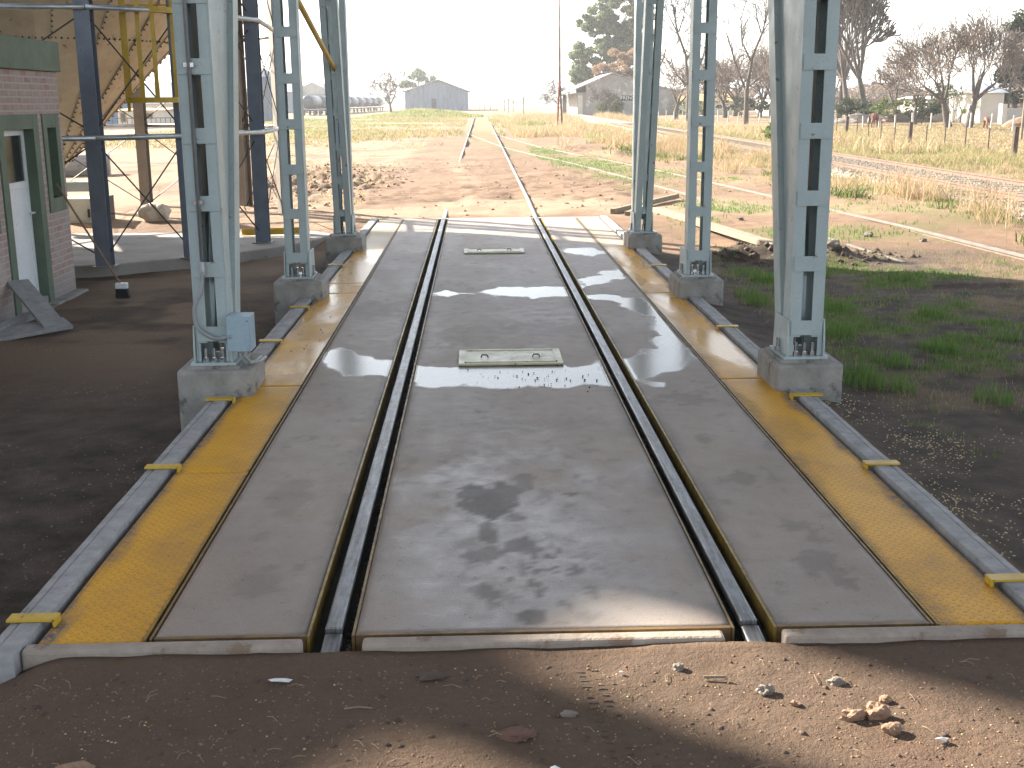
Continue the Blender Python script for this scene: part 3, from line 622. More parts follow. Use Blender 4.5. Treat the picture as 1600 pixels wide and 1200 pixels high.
# manhole covers
def cover(cx, cy, w, d, lab):
    t = thing('manhole_cover', (cx, cy, .004), lab, 'cover', 'yellow steel covers between the rails')
    m_ = MB(); m_.box(cx-w/2, cx+w/2, cy-d/2, cy+d/2, .006, .022); part('plate', m_, covm, t, bevel=.003)
    m_ = MB(); iw = .05
    for a in ((cx-w/2+iw, cx+w/2-iw, cy-d/2+iw, cy-d/2+iw+.012), (cx-w/2+iw, cx+w/2-iw, cy+d/2-iw-.012, cy+d/2-iw), (cx-w/2+iw, cx-w/2+iw+.012, cy-d/2+iw, cy+d/2-iw), (cx+w/2-iw-.012, cx+w/2-iw, cy-d/2+iw, cy+d/2-iw)): m_.box(*a, .021, .028)
    part('frame', m_, covm, t)
    for s in (-1, 1):
        m_ = MB(); m_.tube([(cx+s*w*.25-.03, cy-.05, .024), (cx+s*w*.25-.02, cy-.05, .045), (cx+s*w*.25+.02, cy-.05, .045), (cx+s*w*.25+.03, cy-.05, .024)], .006, 6); part('handle', m_, M['rod'], t)
covm = simple('cover_paint', (.50, .46, .27), (.40, .37, .24), 6, .4, bump=.2, spots=((.08, .06, .04), 26, .60))
cover(.265, 9.72, .86, .58, 'pale yellow steel cover nearer the front, standing in the curved puddle')
cover(.245, 17.0, .86, .5, 'smaller looking pale yellow steel cover towards the far end')

# ------------------------------------------------------------------ columns
def footing(cx, y0, y1, w, lab, zt=.2, zb=-.5):
    m_ = MB(); m_.box(cx-w/2, cx+w/2, y0, y1, zb, zt)
    return single('footing', m_, M['conc'], lab, 'footing', (cx, (y0+y1)/2, -.25), 'concrete footings of the six columns', bevel=.025)
COLS = [(-1.955, 8.62, 1, .27), (2.425, 8.55, 1, .27), (-1.975, 13.0, 0, 0), (2.41, 12.8, 0, 0), (-1.94, 17.35, -1, .24), (2.425, 17.25, -1, .24)]
FL = ['concrete footing carrying the front column with the junction box', 'front concrete footing on the grass side', 'middle concrete footing on the building side', 'middle concrete footing on the grass side', 'farthest concrete footing on the building side', 'farthest concrete footing on the grass side']
CL = ['pale grey green lattice column carrying the junction box', 'front lattice column on the grass side, largest in view', 'middle straight lattice column on the building side', 'middle straight lattice column on the grass side', 'farthest splayed lattice column on the building side', 'farthest splayed lattice column on the grass side']
W2 = .125; D = .2; ZT = 7.4; BZ = .245
def channel(m_, x0, sgn, ylow, yhigh, z0, z1, lean=0, fl=.085, t=.012, foot=0):
    """web in the x=x0 plane, flanges turned inwards (sgn); lean = metres of +y per metre"""
    dy = lean*(z1-z0)
    for a in ((x0, x0+sgn*t, ylow, yhigh), (x0+sgn*t, x0+sgn*fl, ylow, ylow+t), (x0+sgn*t, x0+sgn*fl, yhigh-t, yhigh)):
        xa, xb = sorted(a[:2]); ya, yb = a[2:]
        vs = [(xa, ya, z0), (xb, ya, z0), (xb, yb, z0), (xa, yb, z0), (xa, ya+dy, z1), (xb, ya+dy, z1), (xb, yb+dy, z1), (xa, yb+dy, z1)]
        if foot and abs(xb-xa) > t*1.5 and ya == ylow:
            vs = [(p[0], p[1], p[2]+foot if p[2] == z0 else p[2]) for p in vs]
            xm_ = x0+sgn*t; m_.box(*sorted((xm_, xm_+sgn*.022)), ya, yb, z0, z0+foot-.0005)
        m_.add(vs, [(3, 2, 1, 0), (4, 5, 6, 7), (0, 1, 5, 4), (1, 2, 6, 5), (2, 3, 7, 6), (3, 0, 4, 7)])
col_meshes = {}
for ci, (cx, cy, sgn, ln) in enumerate(COLS):
    footing(cx+(.01 if cx < 0 else .02), cy-.10, cy+.52, .54 if cx < 0 else .50, FL[ci])
    t = thing('lattice_column', (cx, cy, .2), CL[ci], 'column', 'six lattice columns of the weighbridge canopy')
    key = (sgn)
    def P(nm, m_, mt, lab=None, **k):
        kk = (sgn, nm, k.pop('i', 0))
        if kk in col_meshes:
            o = bpy.data.objects.new(nm, col_meshes[kk]); COL.objects.link(o); o.parent = t
        else:
            o = part(nm, m_() , mt, t, **k); col_meshes[kk] = o.data
        return o
    def f_plate():
        m_ = MB(); m_.box(cx-.19, cx+.19, cy-.06, cy+.44, .198, .222); return m_
    def f_plate2():
        m_ = MB(); m_.box(cx-.165, cx+.165, cy-.035, cy+.40, .2225, BZ-.002); return m_
    P('grout_pad', f_plate, M['conc']); P('base_plate', f_plate2, M['column'])
    # front (vertical) pair sits at the y nearest the viewer for near columns, farther for the far ones
    yv = cy if sgn >= 0 else cy+.2
    for k, s in enumerate((-1, 1)):
        def fc(s=s):
            m_ = MB(); channel(m_, cx+s*W2, -s, yv, yv+D-.01, BZ, ZT, foot=.14); return m_
        P('channel', fc, M['column'], i=k, bevel=.004)
        if sgn != 0:
            def fs_(s=s):
                m_ = MB(); y0 = (cy+D) if sgn > 0 else cy
                channel(m_, cx+s*(W2-.004), -s, y0, y0+D-.01, BZ+.004, ZT, lean=sgn*ln); return m_
            P('splayed_channel', fs_, M['column'], i=k, bevel=.004)
    if sgn > 0:
        for k, s_ in enumerate((-1, 1)):
            def fw(s_=s_):
                m_ = MB(); x = cx+s_*(W2-.045); h = ZT-BZ-.5; za = BZ+.55
                m_.prism([(cy+D-.008, za), (cy+D+ln*(za-BZ)-.012, za), (cy+D+ln*(ZT-BZ)-.012, ZT), (cy+D-.008, ZT)], *sorted((x, x-s_*.008)), ax='x'); return m_
            P('web_plate', fw, M['column'], i=k)
    nb = 15
    for k in range(nb):
        z0 = .40+k*.475
        def fb(z0=z0):
            m_ = MB(); m_.box(cx-W2+.012, cx+W2-.008, yv-.010, yv-.001, z0, z0+.11); return m_
        P('batten', fb, M['column'], i=k, bevel=.002)
        if sgn < 0:
            def fb2(z0=z0):
                m_ = MB(); yy = cy-.010-ln*(z0-BZ); m_.box(cx-W2+.012, cx+W2-.012, yy, yy+.008, z0+.1, z0+.2); return m_
            P('back_batten', fb2, M['column'], i=k)
    for k, s in enumerate((-1, 1)):
        def fg(s=s):
            m_ = MB(); x = cx+s*(W2+.003)
            poly = [(cy-.03, BZ), (cy+.40, BZ), (cy+.37, BZ+.27), (cy+.0, BZ+.27), (cy-.03, BZ+.1)]
            m_.prism(poly, *sorted((x, x+s*.012)), ax='x'); return m_
        P('gusset', fg, M['column'], i=k)
    for k, (bx, by) in enumerate(((-.062, -.03), (.0, -.035), (.06, -.03), (-.15, .2), (.15, .2))):
        def fbo(bx=bx, by=by):
            m_ = MB(); m_.tube([(cx+bx, cy+by+(.05 if abs(bx) < .1 else 0), BZ-.02), (cx+bx, cy+by+(.05 if abs(bx) < .1 else 0), BZ+.10)], .015, 8)
            m_.tube([(cx+bx, cy+by+(.05 if abs(bx) < .1 else 0), BZ), (cx+bx, cy+by+(.05 if abs(bx) < .1 else 0), BZ+.03)], .026, 6); return m_
        P('anchor_bolt', fbo, M['bolt'], i=k)
# unseen canopy added on the columns, its roof stretched to cut skylight below
cn = thing('canopy', (.25, 13, 7.4), 'unseen steel canopy roof added above the weighbridge, enlarged to cut skylight', 'canopy')
IP = [(-.09, -.12), (.09, -.12), (.09, -.105), (.006, -.105), (.006, .105), (.09, .105), (.09, .12), (-.09, .12), (-.09, .105), (-.006, .105), (-.006, -.105), (-.09, -.105)]
for x in (-1.96, 2.42):
    mb = MB(); mb.sweep(IP, (x, 7.6, 7.53), (x, 19, 7.53)); part('beam', mb, M['column'], cn)
for y in (8.7, 10.9, 13.1, 15.3, 17.5):
    mb = MB(); mb.sweep(IP, (-5.1, y, 7.78), (5.3, y, 7.78)); part('cross_beam', mb, M['column'], cn)
mb = MB(); mb.box(-5.4, 5.6, -3, 18.8, 7.91, 7.95); part('shade_roof', mb, M['corr_roof'], cn)
# yellow diagonal brace high between the building side columns
mb = MB(); mb.tube([(-1.95, 13.15, 3.35), (-1.93, 16.95, 2.55)], .035, 8)
single('diagonal_brace', mb, M['yellow'], 'yellow diagonal brace between the middle and far columns on the building side', 'brace', (-1.95, 14.5, 3.4))

# junction box with conduit on the near column
jb = thing('junction_box', (-1.70, 8.62, .33), 'light blue steel junction box fixed to the front column', 'junction box')
mb = MB(); mb.box(-1.826, -1.655, 8.50, 8.70, .34, .60); part('enclosure', mb, M['box_paint'], jb, bevel=.006)
mb = MB(); mb.box(-1.821, -1.660, 8.490, 8.499, .345, .595); part('lid', mb, M['box_paint'], jb, bevel=.003)
for z in (.37, .57):
    mb = MB(); mb.tube([(-1.67, 8.485, z), (-1.67, 8.492, z)], .006, 6); part('screw', mb, M['bolt'], jb)
cp = thing('conduit', (-2.0, 8.60, .9), 'galvanised conduit pipe running down the front column into grey flexible hose', 'conduit')
xq = -1.985
mb = MB(); mb.tube([(xq, 8.585, .96), (xq, 8.585, 7.0)], .0155, 10); part('pipe', mb, M['galv'], cp, smooth=True)
mb = MB(); mb.tube([(xq, 8.585, .90), (xq, 8.585, .99)], .022, 8); part('coupling', mb, M['galv'], cp)
for z in (1.40, 2.35, 3.3):
    mb = MB(); mb.box(xq-.035, xq+.035, 8.575, 8.60, z, z+.03); mb.tube([(xq+.02, 8.565, z+.015), (xq+.02, 8.60, z+.015)], .006, 6); part('clamp', mb, M['bolt'], cp)
pts = []
B = [(xq, .92), (xq-.02, .78), (xq-.075, .66), (xq-.065, .52), (xq+.03, .44), (xq+.11, .43), (-1.80, .455)]
for i in range(len(B)-1):
    p0 = B[max(i-1, 0)]; p1 = B[i]; p2 = B[i+1]; p3 = B[min(i+2, len(B)-1)]
    for t_ in np.linspace(0, 1, 6)[:-1]:
        q = [.5*((2*p1[k])+(-p0[k]+p2[k])*t_+(2*p0[k]-5*p1[k]+4*p2[k]-p3[k])*t_**2+(-p0[k]+3*p1[k]-3*p2[k]+p3[k])*t_**3) for k in (0, 1)]
        pts.append((q[0], 8.575 if q[0] < -1.86 else 8.55, q[1]))
pts.append((-1.80, 8.485, .455))
mb = MB(); mb.tube(pts, .016, 8); part('hose', mb, M['conduit'], cp, smooth=True)
for dx in (0, .035):
    mb = MB(); mb.tube([(-1.76+dx, 8.6, .345), (-1.755+dx, 8.6, .29), (-1.72+dx, 8.62, .235), (-1.67+dx, 8.72, .222), (-1.66+dx, 8.9, .215)], .013, 8)
    single('cable', mb, M['conduit'], 'grey cable leaving the junction box underside, '+('inner' if dx == 0 else 'outer')+' of two', 'cable', (-1.75+dx, 8.6, .22), 'cables under the junction box', smooth=True)

# ------------------------------------------------------------------ brick building
BX, BC = -5.24, 15.5
bb = thing('brick_building', (BX-1.5, 12.5, -.3), 'small weathered brick building with green trim and white door', 'building')
mb = MB()
WZ0, WZ1 = -.5, 2.5; th = .24
def wallseg(y0, y1, z0, z1): mb.box(BX-th, BX, y0, y1, z0, z1)
DY0, DY1, DZ0, DZ1 = 13.55, 14.50, -.16, 1.83
VY0, VY1, VZ0, VZ1 = 14.92, 15.27, .98, 1.83
UY0, UY1, UZ0, UZ1 = 12.0, 13.1, .9, 1.83
ys_ = [9.0, UY0, UY1, DY0, DY1, VY0, VY1, BC]
wallseg(9, UY0, WZ0, WZ1); wallseg(UY1, DY0, WZ0, WZ1); wallseg(DY1, VY0, WZ0, WZ1); wallseg(VY1, BC, WZ0, WZ1)
wallseg(DY0, DY1, DZ1, WZ1); wallseg(DY0, DY1, WZ0, DZ0); wallseg(VY0, VY1, VZ1, WZ1); wallseg(VY0, VY1, WZ0, VZ0); wallseg(UY0, UY1, UZ1, WZ1); wallseg(UY0, UY1, WZ0, UZ0)
mb.box(BX-3.6, BX-th, BC-th, BC, WZ0, WZ1); mb.box(BX-3.6, BX-th, 9, 9+th, WZ0, WZ1); mb.box(BX-3.6, BX-3.6+th, 9+th, BC-th, WZ0, WZ1)
part('wall', mb, M['brick'], bb)
mb = MB(); mb.box(BX-3.75, BX+.05, 8.9, BC+.04, 2.502, 2.86); part('roof', mb, M['trim'], bb, bevel=.01)
def frame(y0, y1, z0, z1, w, wt, mt, nm, x=BX+.02, d=.2, sill=True):
    m_ = MB(); m_.box(x-d, x, y0-w, y0+.02, z0-(wt if sill else 0), z1+wt); m_.box(x-d, x, y1-.02, y1+w, z0-(wt if sill else 0), z1+wt)
    m_.box(x-d, x-.001, y0+.02, y1-.02, z1-.0, z1+wt-.001)
    if sill: m_.box(x-d, x-.001, y0+.02, y1-.02, z0-wt+.001, z0)
    return part(nm, m_, mt, bb, bevel=.004)
frame(DY0, DY1, -.28, DZ1, .15, .17, M['trim'], 'door_surround', sill=False)
frame(VY0, VY1, VZ0, VZ1, .11, .17, M['trim'], 'window_surround'); frame(UY0, UY1, UZ0, UZ1, .12, .17, M['trim'], 'window_surround')
dr = MB(); xd = BX-.10
dr.box(xd-.04, xd, DY0+.02, DY0+.09, DZ0, DZ1); dr.box(xd-.04, xd, DY1-.09, DY1-.02, DZ0, DZ1); dr.box(xd-.04, xd, DY0+.09, DY1-.09, DZ1-.07, DZ1); dr.box(xd-.04, xd, DY0+.09, DY1-.09, DZ0, DZ0+.1); dr.box(xd-.04, xd, DY0+.09, DY1-.09, 1.15, 1.23)
d_ = part('door', dr, M['white'], bb, bevel=.004)
WLOC[d_.name] = wloc(bb)
mb = MB(); mb.box(xd-.034, xd-.014, DY0+.09, DY1-.09, DZ0+.1, 1.15); part('panel', mb, M['white'], d_)
mb = MB(); mb.box(xd-.03, xd-.02, DY0+.09, DY1-.09, 1.23, DZ1-.07); part('pane', mb, M['glass'], d_)
mb = MB(); mb.tube([(xd, DY1-.055, .85), (xd+.05, DY1-.055, .85), (xd+.055, DY1-.16, .85)], .011, 8); part('handle', mb, M['white'], d_)
for (a, b_, c, e) in ((VY0, VY1, VZ0, VZ1), (UY0, UY1, UZ0, UZ1)):
    m_ = MB(); m_.box(xd-.04, xd, a+.02, a+.07, c, e); m_.box(xd-.04, xd, b_-.07, b_-.02, c, e); m_.box(xd-.04, xd, a+.07, b_-.07, e-.05, e); m_.box(xd-.04, xd, a+.07, b_-.07, c, c+.05)
    w_ = part('window', m_, M['white'], bb, bevel=.003); WLOC[w_.name] = wloc(bb)
    m_ = MB(); m_.box(xd-.03, xd-.02, a+.07, b_-.07, c+.05, e-.05); part('pane', m_, M['glass'], w_)
mb = MB(); mb.box(BX-.02, BX+.16, 12.9, BC+.02, -.5, -.235); part('door_step', mb, M['conc'], bb, bevel=.02)

# leaning boards
def board(p0, p1, w, t, up, name, label, cat='board', mat_='wood_grey', group=None, n=1):
    p0 = Vector(p0); p1 = Vector(p1); d = p1-p0; m_ = MB()
    m_.sweep([(-w/2, -t/2), (w/2, -t/2), (w/2, t/2), (-w/2, t/2)], p0, p1, up)
    return single(name, m_, M[mat_], label, cat, tuple(p0), group, bevel=.003)
board((-4.50, 12.55, -.20), (-5.16, 13.35, .18), .24, .035, (0, 0, 1), 'board', 'grey board leaning up against the brick wall by the door', group='grey boards beside the door')
board((-5.05, 12.25, -.235), (-4.42, 12.72, -.185), .30, .04, (0, -.2, 1), 'board', 'wide grey board lying low across the foot of the leaning board', group='grey boards beside the door')
board((-5.15, 11.9, -.245), (-5.0, 13.15, -.19), .16, .04, (0, 0, 1), 'board', 'narrow board lying along the foot of the brick wall', group='grey boards beside the door')
board((-5.08, 12.1, -.19), (-4.95, 13.0, -.14), .10, .03, (.2, 0, 1), 'board', 'pale thin batten on top of the narrow board by the wall', group='grey boards beside the door')
# broom
br_ = thing('broom', (-4.45, 14.86, gz(-4.45, 14.86)), 'long handled broom leaning from the ground to the brick corner', 'broom')
bz = gz(-4.45, 14.86)
mb = MB(); mb.tube([(-4.47, 14.87, bz+.17), (-5.18, 14.95, 1.16)], .0135, 8); part('handle', mb, M['wood_handle'], br_)
mb = MB(); mb.box(-4.535, -4.385, 14.83, 14.91, bz+.115, bz+.19); part('block', mb, M['white'], br_, bevel=.012)
mb = MB(); mb.prism([(-4.53, bz+.115), (-4.54, bz-.005), (-4.37, bz-.005), (-4.39, bz+.115)], 14.835, 14.905, ax='y'); part('bristles', mb, M['bristle'], br_)

# ------------------------------------------------------------------ silo, its frame and platform
SC = (-7.5, 21.5)
mb = MB(); n = 26; poly = [(SC[0]+5.15*math.cos(2*math.pi*(i+.5)/n), SC[1]+5.15*math.sin(2*math.pi*(i+.5)/n)) for i in range(n)]
mb.prism(poly, -.6, -.10); struct('silo_platform', mb, M['slab2'], (SC[0], SC[1], 0), label='round concrete platform under the silo', bevel=.02)
leg = [(-5.19, 16.64), (-4.19, 17.55), (-3.47, 19.38), (-3.30, 21.6), (-3.79, 23.68), (-4.83, 25.21), (-7.08, 25.9), (-9.4, 25.7), (-11.2, 24.2), (-12.1, 21.8), (-11.6, 19.0), (-9.9, 17.0), (-7.6, 16.3)]
frm = thing('silo_support', (SC[0], SC[1], -.1), 'ring of blue and brown steel posts with girts and rod bracing under the silo', 'steel frame')
IB = [(-.105, -.10), (.105, -.10), (.105, -.088), (.006, -.088), (.006, .088), (.105, .088), (.105, .10), (-.105, .10), (-.105, .088), (-.006, .088), (-.006, -.088), (-.105, -.088)]
for i, (x, y) in enumerate(leg):
    if i == 3: continue
    d = Vector((SC[0]-x, SC[1]-y, 0)).normalized()
    mb = MB(); mb.sweep(IB, (x, y, -.085), (x, y, 6.5), (0, 1, 0) if i < 3 else d); part('leg', mb, M['steel_blue' if i < 3 else 'steel_brown'], frm)
    mb = MB(); mb.box(x-.15, x+.15, y-.15, y+.15, -.1, -.084); part('base_plate', mb, M['steel_brown'], frm)
ring = [p for i, p in enumerate(leg) if i != 3]
for i in range(len(ring)):
    a = ring[i]; b_ = ring[(i+1) % len(ring)]
    da = Vector((a[0]-SC[0], a[1]-SC[1], 0)).normalized()*.13; db = Vector((b_[0]-SC[0], b_[1]-SC[1], 0)).normalized()*.13
    for z in (1.66, 3.36, 4.9):
        mb = MB(); mb.tube([(a[0]+da.x, a[1]+da.y, z), (b_[0]+db.x, b_[1]+db.y, z)], .038, 8); part('girt', mb, M['galv'], frm, smooth=True)
    for z0, z1 in ((0, 1.6), (1.72, 3.3), (3.4, 4.85)):
        mb = MB(); mb.tube([(a[0], a[1], z0), (b_[0], b_[1], z1)], .011, 5); part('brace_rod', mb, M['rod'], frm)
        mb = MB(); mb.tube([(a[0], a[1]+.03, z1), (b_[0], b_[1]+.03, z0)], .011, 5); part('brace_rod', mb, M['rod'], frm)
silo = thing('silo', (SC[0], SC[1], .6), 'tall grain silo with tan riveted conical hopper', 'silo')
SR = 3.1; SL = 1.02; ZA = .80
hr = [(.16, ZA+.16*SL), (2.25, ZA+2.25*SL), (SR, ZA+SR*SL)]
mb = MB(); mb.lathe([(r, z) for r, z in hr], 30, (SC[0], SC[1], 0)); part('hopper', mb, M['hopper'], silo, smooth=False)
mb = MB(); mbb = MB()
for i in range(20):
    a = 2*math.pi*(i+.35)/20; ca, sa = math.cos(a), math.sin(a); 
    def cp_(r, w, h=.012):
        return (SC[0]+(r+h)*ca-w*sa, SC[1]+(r+h)*sa+w*ca, ZA+r*SL-h)
    mb.add([cp_(.2, -.03), cp_(.2, .03), cp_(SR, .03), cp_(SR, -.03), cp_(.2, -.03, 0.0), cp_(.2, .03, 0), cp_(SR, .03, 0), cp_(SR, -.03, 0)], [(0, 1, 2, 3), (0, 4, 5, 1), (2, 6, 7, 3), (1, 5, 6, 2), (3, 7, 4, 0)])
    r = .35
    while r < SR:
        for w in (-.017,):
            q = cp_(r, w, .02); mbb.box(q[0]-.011, q[0]+.011, q[1]-.011, q[1]+.011, q[2]-.013, q[2]+.011)
        r += .075
for i in range(150):
    a = 2*math.pi*i/150; q = (SC[0]+2.27*math.cos(a), SC[1]+2.27*math.sin(a), ZA+2.25*SL+.03); mbb.box(q[0]-.014, q[0]+.014, q[1]-.014, q[1]+.014, q[2]-.016, q[2]+.016)
part('seam_strip', mb, M['hopper'], silo); o = part('bolt', mbb, M['rod'], silo); o['kind'] = 'stuff'
mb = MB(); mb.lathe([(SR+.01, ZA+SR*SL), (SR+.01, 8.3), (.4, 9.8), (.4, 10.1), (.01, 10.2)], 48, (SC[0], SC[1], 0)); part('shell', mb, M['silo'], silo)
# slide gate and discharge box
gt = thing('slide_gate', (-7.35, 21.3, -.1), 'cream slide gate with spoked handwheel below the hopper', 'valve')
mb = MB(); mb.box(-7.95, -6.75, 21.2, 21.6, .62, .78); part('gate_body', mb, M['cream'], gt, bevel=.005)
mb = MB(); c_ = Vector((-7.33, 21.12, .68)); R_ = .125
mb.tube([c_+Vector((R_*math.cos(a), 0, R_*math.sin(a))) for a in np.linspace(0, 2*math.pi, 19)], .012, 6, cap=False)
for a in (0.5, 2.6, 4.7): mb.tube([c_, c_+Vector((R_*math.cos(a), 0, R_*math.sin(a)))], .009, 5)
mb.tube([c_-Vector((0, .02, 0)), c_+Vector((0, .09, 0))], .02, 8); part('handwheel', mb, M['rod'], gt)
db = thing('discharge_box', (-7.35, 22.3, -.1), 'cream steel discharge box with hatch standing on the platform', 'machine')
mb = MB(); mb.box(-7.7, -6.9, 22.1, 22.8, -.098, .43); part('housing', mb, M['cream'], db, bevel=.01)
mb = MB(); mb.box(-7.42, -7.13, 22.08, 22.099, .03, .30); part('hatch', mb, M['cream'], db, bevel=.004)
mb = MB(); mb.box(-7.12, -7.09, 22.06, 22.098, .09, .24); part('handle', mb, M['rod'], db)
mb = MB(); mb.box(-6.898, -6.86, 22.06, 22.84, -.09, .44); mb.box(-6.86, -6.66, 22.1, 22.13, .14, .165); part('flange', mb, M['rod'], db)
# ladder cage
lc = thing('ladder_cage', (-4.55, 17.55, 2.1), 'yellow steel safety cage of a ladder hanging beside the blue posts', 'ladder')
cc = (-4.55, 17.42); CR = .37
for z in (2.12, 3.33, 4.5, 5.6):
    m_ = MB(); pts = [(cc[0]+CR*math.cos(a), cc[1]+.32*math.sin(a)) for a in np.linspace(math.pi, 2*math.pi, 17)]
    for a, b_ in zip(pts[:-1], pts[1:]):
        da = (Vector(a)-Vector(cc)).normalized()*.012; db_ = (Vector(b_)-Vector(cc)).normalized()*.012; h = .075
        m_.add([(a[0], a[1], z), (b_[0], b_[1], z), (b_[0], b_[1], z+h), (a[0], a[1], z+h), (a[0]+da.x, a[1]+da.y, z), (b_[0]+db_.x, b_[1]+db_.y, z), (b_[0]+db_.x, b_[1]+db_.y, z+h), (a[0]+da.x, a[1]+da.y, z+h)], [(0, 1, 2, 3), (7, 6, 5, 4), (0, 4, 5, 1), (2, 6, 7, 3), (1, 5, 6, 2), (3, 7, 4, 0)])
    part('hoop', m_, M['yellow'], lc)
for a in (math.pi*1.03, math.pi*1.22, math.pi*1.44, math.pi*1.62, math.pi*1.93):
    x, y = cc[0]+(CR-.012)*math.cos(a), cc[1]+.308*math.sin(a); m_ = MB()
    m_.box(x-.031, x+.031, y-.004, y+.004, 2.13, 6.1); part('strap', m_, M['yellow'], lc)
for x in (cc[0]-.36, cc[0]+.36):
    m_ = MB(); m_.box(x-.02, x+.02, cc[1]+.0, cc[1]+.05, 2.0, 6.2); part('stile', m_, M['yellow'], lc)
for k in range(8):
    m_ = MB(); m_.tube([(cc[0]-.34, cc[1]+.06, 3.45+k*.3), (cc[0]+.34, cc[1]+.06, 3.45+k*.3)], .012, 6); part('rung', m_, M['yellow'], lc)
mb = MB(); mb.sweep([(-.05, 0), (.05, 0), (.05, .008), (-.042, .008), (-.042, .10), (-.05, .10)], (-4.0, 20.3, -.08), (-2.85, 20.3, -.05))
single('steel_angle', mb, M['yellow'], 'yellow painted steel angle lying behind the front column at the platform edge', 'steel bar', (-3.4, 20.3, -.1))
# sack
mb = MB(); mb.blob((-5.95, 22.35, .10), .24, 3, 5, (1.05, .85, .9), .2); mb.blob((-6.12, 22.3, .16), .15, 3, 9, (1.1, .8, .9), .15); mb.blob((-5.84, 22.25, .16), .15, 3, 3, (.8, .7, .9), .15)
single('sack', mb, M['sack'], 'crumpled off white sack on the sunlit platform', 'sack', (-5.95, 22.35, -.1), smooth=True)
# concrete pipe lying on the earth behind
mb = MB(); p0 = Vector((-15.5, 36.5, .28)); p1 = Vector((-11.3, 37.5, .22)); mb.tube([p0, p1], .42, 20)
mb2 = MB(); single('concrete_pipe', mb, M['slab2'], 'big pale concrete pipe lying on the earth behind the silo', 'pipe', tuple(p0), smooth=False)

# unseen stepped block, added and shaped to throw the long shade and sun patches
EN = Vector((.626, .78, 0)); ED = Vector((.78, -.626, 0))
el = thing('shade_block', (-17, 14, 0), 'unseen stepped concrete block added left of the silo to shade the yard', 'building')
def shade_box(n0, n1, k0, k1, z0, z1, nm, mt):
    m_ = MB(); P4 = [EN*a+ED*b_ for a, b_ in ((n0, k0), (n1, k0), (n1, k1), (n0, k1))]
    m_.prism([(p.x, p.y) for p in P4], z0, z1); part(nm, m_, mt, el)
shade_box(-14, 10.9, -31, -24, -.5, 11.45, 'wall', M['slab2'])
shade_box(4.1, 10.7, -30, -24.05, 11.46, 16, 'shade_step', M['slab2'])
shade_box(2.72, 3.35, -26, -24.05, 11.46, 16, 'shade_fin', M['silo'])
shade_box(-14, 2.05, -30, -24.05, 11.46, 16, 'shade_step', M['slab2'])

# ------------------------------------------------------------------ vegetation helpers
def blades(name, pts, h, w, mat_, lab, lean=.45, kind='stuff', hv=.4):
    n = len(pts); pts = np.asarray(pts); H = h*(1-hv+2*hv*RNG.random(n))
    if pts.shape[1] > 3: H = H*pts[:, 3]
    a = RNG.random(n)*2*np.pi; la = RNG.random(n)*2*np.pi; le = lean*RNG.random(n)*H
    dx = np.cos(a)*w/2*(.6+.8*RNG.random(n)); dy = np.sin(a)*w/2*(.6+.8*RNG.random(n)); X, Y, Z = pts[:, 0], pts[:, 1], pts[:, 2]
    lx, ly = np.cos(la)*le, np.sin(la)*le
    v = np.stack([np.stack([X-dx, Y-dy, Z-.01], -1), np.stack([X+dx, Y+dy, Z-.01], -1), np.stack([X+lx*.4+dx*.7, Y+ly*.4+dy*.7, Z+H*.6], -1), np.stack([X+lx*.4-dx*.7, Y+ly*.4-dy*.7, Z+H*.6], -1), np.stack([X+lx, Y+ly, Z+H], -1)], 1).reshape(-1, 3)
    b0 = np.arange(n)*5; f = np.concatenate([np.stack([b0, b0+1, b0+2], -1), np.stack([b0, b0+2, b0+3], -1), np.stack([b0+3, b0+2, b0+4], -1)])
    o = np_mesh(name, v, f, mat_); o['kind'] = kind; o['label'] = lab; return o
def scatter(n, x0, x1, y0, y1, dens, zoff=0):
    x = x0+(x1-x0)*RNG.random(n); y = y0+(y1-y0)*RNG.random(n); k = RNG.random(n) < dens(x, y); x = x[k]; y = y[k]
    return np.stack([x, y, ground_h(x, y)+zoff], -1)
def tufts(centres, per, spread):
    c = np.repeat(centres, per, 0).astype(float); m = len(c); r = spread*np.sqrt(RNG.random(m)); a = RNG.random(m)*2*np.pi
    c[:, 0] += r*np.cos(a); c[:, 1] += r*np.sin(a); c[:, 2] = ground_h(c[:, 0], c[:, 1]); return c
gd = lambda x, y: ground_masks(x, y)[0]; dd_ = lambda x, y: ground_masks(x, y)[1]
offdeck = lambda x, y: ((x < -2.1) | (x > 2.95) | (y > 22.4))
p = tufts(scatter(9000, 2.75, 9.5, 6.5, 17.2, lambda x, y: (gd(x, y)**1.6*.8+.03)*offdeck(x, y)), 13, .12)
blades('green_grass', p, .042, .008, M['g_green'], 'low green grass tufts beside the grass side columns')
p = scatter(50000, 2.8, 9.5, 7, 17.5, lambda x, y: (dd_(x, y)*.9+.12*(y > 8.6))*offdeck(x, y)); blades('dry_grass', p, .04, .005, M['g_dry'], 'short dead grass among the green tufts', lean=1.2)
p = tufts(np.array([[3.05, 9.15, 0], [3.15, 9.5, 0], [3.3, 9.0, 0], [3.6, 9.9, 0], [4.2, 10.4, 0], [3.15, 13.6, 0], [3.1, 13.1, 0], [3.9, 12.6, 0], [4.8, 12.2, 0], [5.0, 10.9, 0], [3.5, 11.2, 0], [4.4, 15.2, 0], [5.3, 14.6, 0], [3.6, 14.8, 0], [4.6, 9.2, 0], [3.9, 8.6, 0]]), 120, .16)
blades('grass_clump', p, .11, .007, M['g_green'], 'taller fresh green grass clumps beside the footings on the grass side')
p = scatter(90000, 2.4, 12, 17.5, 60, lambda x, y: gd(x, y)*sst(.3, .6, fbm(x*1.3, y*.8, 4, 44))); blades('siding_grass', p, .05, .016, M['g_green'], 'green grass growing along and between the siding rails', lean=.8)
